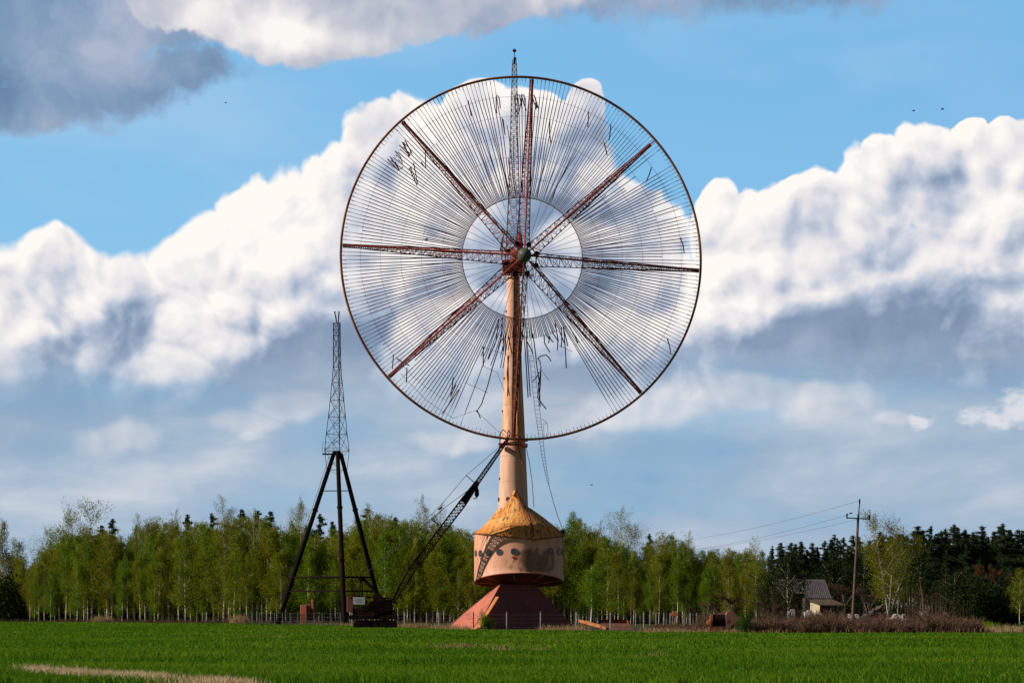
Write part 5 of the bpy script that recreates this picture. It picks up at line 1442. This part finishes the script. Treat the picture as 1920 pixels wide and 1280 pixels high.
# ------------------------------------------------------------------ sheds
SY = 400
t = empty('shed', (gx(1540, SY), SY, 0), 'small grey roofed shed with cream gable and lean to porch behind the scrub', 'shed')
m = MB()
rp0 = [at(1508, 1121, SY), at(1559, 1121, SY), at(1546, 1087, SY + 3), at(1510, 1087, SY + 3)]
m.prism(rp0, (0, .15, .12))
for k in range(14):
    u = k / 13; m.tube([rp0[0].lerp(rp0[1], u) + Vector((0, -.03, .02)), rp0[3].lerp(rp0[2], u) + Vector((0, -.03, .02))], .05, 4)
m.build('roof', M['stone'] if False else worn('grey_roof_sheets', (.15, .135, .14), (.11, .10, .11), (.05, .045, .05), 1.5, .85), t)
m = MB(); m.prism([at(1510, 1121, SY + .3), at(1557, 1121, SY + .3), at(1557, 1167, SY + .3), at(1510, 1167, SY + .3)], (0, 5, 0)); m.build('wall', M['grey_wall'], t)
m = MB(); m.prism([at(1511, 1126, SY + 1.5), at(1511, 1167, SY + 1.5), at(1537, 1167, SY - 2.3), at(1537, 1134, SY - 2.3)], (0, .3, 0)); m.build('cream_wall', M['cream_wall'], t)
m = MB(); m.prism([at(1514, 1124, SY - .1), at(1560, 1124, SY - .1), at(1584, 1134, SY - 2.5), at(1536, 1134, SY - 2.5)], (0, .08, .15)); m.build('porch_roof', worn('brown_roof_felt', (.09, .065, .045), (.12, .09, .06), (.05, .04, .03), 1.5, .9), t)
m = MB()
for px in (1545, 1558, 1582): m.tube([at(px, 1134, SY - 2.3), at(px, 1167, SY - 2.3)], .09, 5)
m.prism([at(1574, 1135, SY - 2.2), at(1583, 1135, SY - 2.2), at(1583, 1166, SY - 2.2), at(1574, 1166, SY - 2.2)], (0, .1, 0))
m.build('porch_post', M['grey_wall'], t)
t = empty('barn', (gx(1425, 470), 470, 0), 'low grey roofed building half hidden behind thin birches', 'building')
m = MB(); m.prism([at(1372, 1112, 468), at(1510, 1112, 468), at(1500, 1086, 473), at(1376, 1086, 473)], (0, .2, .15)); m.build('roof', worn('dull_grey_roof', (.15, .13, .14), (.11, .10, .11), (.06, .05, .05), .8, .9), t)
m = MB(); m.prism([at(1375, 1112, 469), at(1507, 1112, 469), at(1507, 1165, 469), at(1375, 1165, 469)], (0, 6, 0)); m.build('wall', M['grey_wall'], t)
m = MB(); p_ = at(1729, 1112, 450); m.prism([p_ + Vector((-.9, 0, -.3)), p_ + Vector((.9, 0, 0)), p_ + Vector((.1, 0, .9))], (0, 4, 0)); m.box(p_ + Vector((0, 2, -3)), (4, 3.9, 5.4))
tag(m.build('gable', M['cream_wall'], None, (p_.x, 450, 0)), 'pale gable peeking through the dark trees on the right', 'building')

# rubble
def heap(px, Y, w, h, n, mat, name, label, seed, sz=.5):
    r_ = random.Random(seed); m = MB(); c = Vector((gx(px, Y), Y, 0))
    for k in range(n):
        u = r_.gauss(0, .4); u = max(-1, min(1, u)); zz = h * (1 - abs(u)) * r_.random()
        a1 = Vector((r_.gauss(0, 1), r_.gauss(0, 1), r_.gauss(0, .4))).normalized(); a2 = a1.cross(Vector((r_.gauss(0, .3), r_.gauss(0, .3), 1))).normalized(); a3 = a1.cross(a2)
        m.box(c + Vector((u * w, r_.uniform(-1.5, 1.5), zz + .1)), (sz * r_.uniform(.5, 1.8), sz * r_.uniform(.4, 1), sz * r_.uniform(.2, .7)), (a1, a2, a3))
    return tag(m.build(name, mat, None, c), label, 'rubble')
heap(1600, 330, 2.6, 1.7, 70, M['white_rubble'], 'rubble_heap', 'heap of pale broken blocks at the foot of the utility pole', 1, .7)
heap(1650, 335, 3.8, 2.8, 420, M['grey_bark'], 'brushwood_heap', 'large brown heap of brushwood right of the utility pole', 2, .8)
heap(1685, 325, 3.0, 1.7, 170, M['stone'], 'rubble_heap', 'low stretched heap of pale stones right of the brushwood', 3, .7)
heap(1538, 300, 2.0, 1.9, 60, M['white_rubble'], 'rubble_heap', 'stack of pale boards and blocks in front of the shed porch', 4, .6)
def block(px, py, Y, w, h, lab):
    m = MB(); c = at(px, py, Y); m.box(c, (w, w * .7, h), None, .05); m.box(c + Vector((w * .15, -.1, h / 2 + .12)), (w * .6, w * .5, .25), None, .04)
    tag(m.build('block', M['white_rubble'], None, (c.x, Y, 0)), lab, 'block')
block(1484, 1153, 300, 1.0, 1.2, 'pale block standing in the scrub left of the shed')
block(1515, 1153, 300, 1.1, 1.0, 'white block leaning before the cream shed wall')
block(1731, 1156, 290, .45, 1.3, 'short white stone post in the scrub below the dark trees')

# ------------------------------------------------------------------ poles and wires
PY_ = 240
t = empty('utility_pole', (gx(1598, PY_), PY_, 0), 'tall leaning utility pole with crossarm carrying three insulators', 'utility pole')
m = MB(); m.tube([Vector((gx(1597.5, PY_), PY_, -.2)), at(1609.5, 963, PY_)], [.19, .13], 10); m.build('pole', M['wood_dark'], t)
m = MB(); m.tube([at(1609.5, 972, PY_ - .12), at(1612, 936, PY_ - .12)], [.07, .055], 6); m.build('top_rod', M['black_steel'], t)
m = MB(); m.box(at(1609.5, 971.5, PY_ - .2), (2.55, .12, .12), (Vector((.998, 0, -.055)), Vector((0, 1, 0)), Vector((.055, 0, .998)))); m.build('crossarm', M['black_steel'], t)
for (px, y0, y1) in ((1588.2, 971, 962), (1630.2, 974, 965), (1611.8, 944, 935)):
    m = MB(); p = at(px, y0, PY_ - .2); hh = (y0 - y1) * PY_ / FPX; m.lathe(p, [(.06, -.05), (.10, .05), (.06, .12), (.11, .2), (.06, .28), (.11, .36), (.07, hh)], 10); m.build('insulator', M['black_steel'], t)
for (x0, y0, x1, y1, l) in ((1612, 938, 1172, 1022, 'uppermost thin wire running left from the utility pole'), (1588, 965, 1172, 1040, 'lower left thin wire running from the crossarm'), (1630, 967, 1180, 1036, 'lower right thin wire running from the crossarm')):
    p, q = at(x0, y0, PY_), at(x1, y1, 372); pts = []
    for k in range(17):
        u = k / 16; v = p.lerp(q, u); v.z -= 1.8 * 4 * u * (1 - u) * .6; pts.append(v)
    m = MB(); m.tube([v - p * 0 for v in pts], .016, 4); tag(m.build('power_line', M['wire'], None, p), l, 'power line', 'wires on the utility pole')
m = MB(); Y = 270; m.tube([Vector((gx(1708, Y), Y, 0)), at(1707.5, 1079, Y)], [.12, .09], 8); m.tube([at(1707.5, 1079, Y), at(1707.5, 1076, Y)], [.10, .04], 8)
tag(m.build('wooden_post', M['wood_dark'], None, (gx(1708, Y), Y, 0)), 'short weathered wooden post right of the big birch', 'post')

# ------------------------------------------------------------------ birds
for (px, py, Y, s, rz, l) in ((1713, 208, 300, .45, .3, 'left of the two birds flying high on the right'), (1767, 205, 300, .5, -.4, 'right of the two birds flying high on the right'), (1109, 909, 290, .4, .8, 'tiny bird flying right of the pink tower shaft'), (423, 193, 320, .35, .1, 'tiny bird before the dark cloud on the left'), (800, 449, 254, .55, .2, 'bird passing the left spoke of the wheel'), (1595, 962, 236, .4, .2, 'small bird beside the utility pole crossarm')):
    c = at(px, py, Y); m = MB(); ax = Vector((math.cos(rz), math.sin(rz), .1)).normalized(); sd = Vector((-math.sin(rz), math.cos(rz), 0))
    m.tube([c - ax * s * .5, c - ax * s * .2, c + ax * s * .15, c + ax * s * .42, c + ax * s * .55], [.01, .07 * s * 2, .09 * s * 2, .06 * s * 2, .01], 8)
    for sg_ in (-1, 1):
        w1 = c + sd * sg_ * s * .5 + Vector((0, 0, s * .25)); w2 = c + sd * sg_ * s * .95 + Vector((0, 0, s * .08)) - ax * s * .15
        m.add([c + ax * s * .18, c - ax * s * .15, w1 + ax * s * .14, w1 - ax * s * .14, w2], [(0, 1, 3, 2), (2, 3, 4)])
    m.add([c - ax * s * .45, c - ax * s * .75 + sd * s * .14, c - ax * s * .75 - sd * s * .14], [(0, 1, 2)])
    tag(m.build('bird', M['bird'], None, c), l, 'bird', 'birds in the sky')
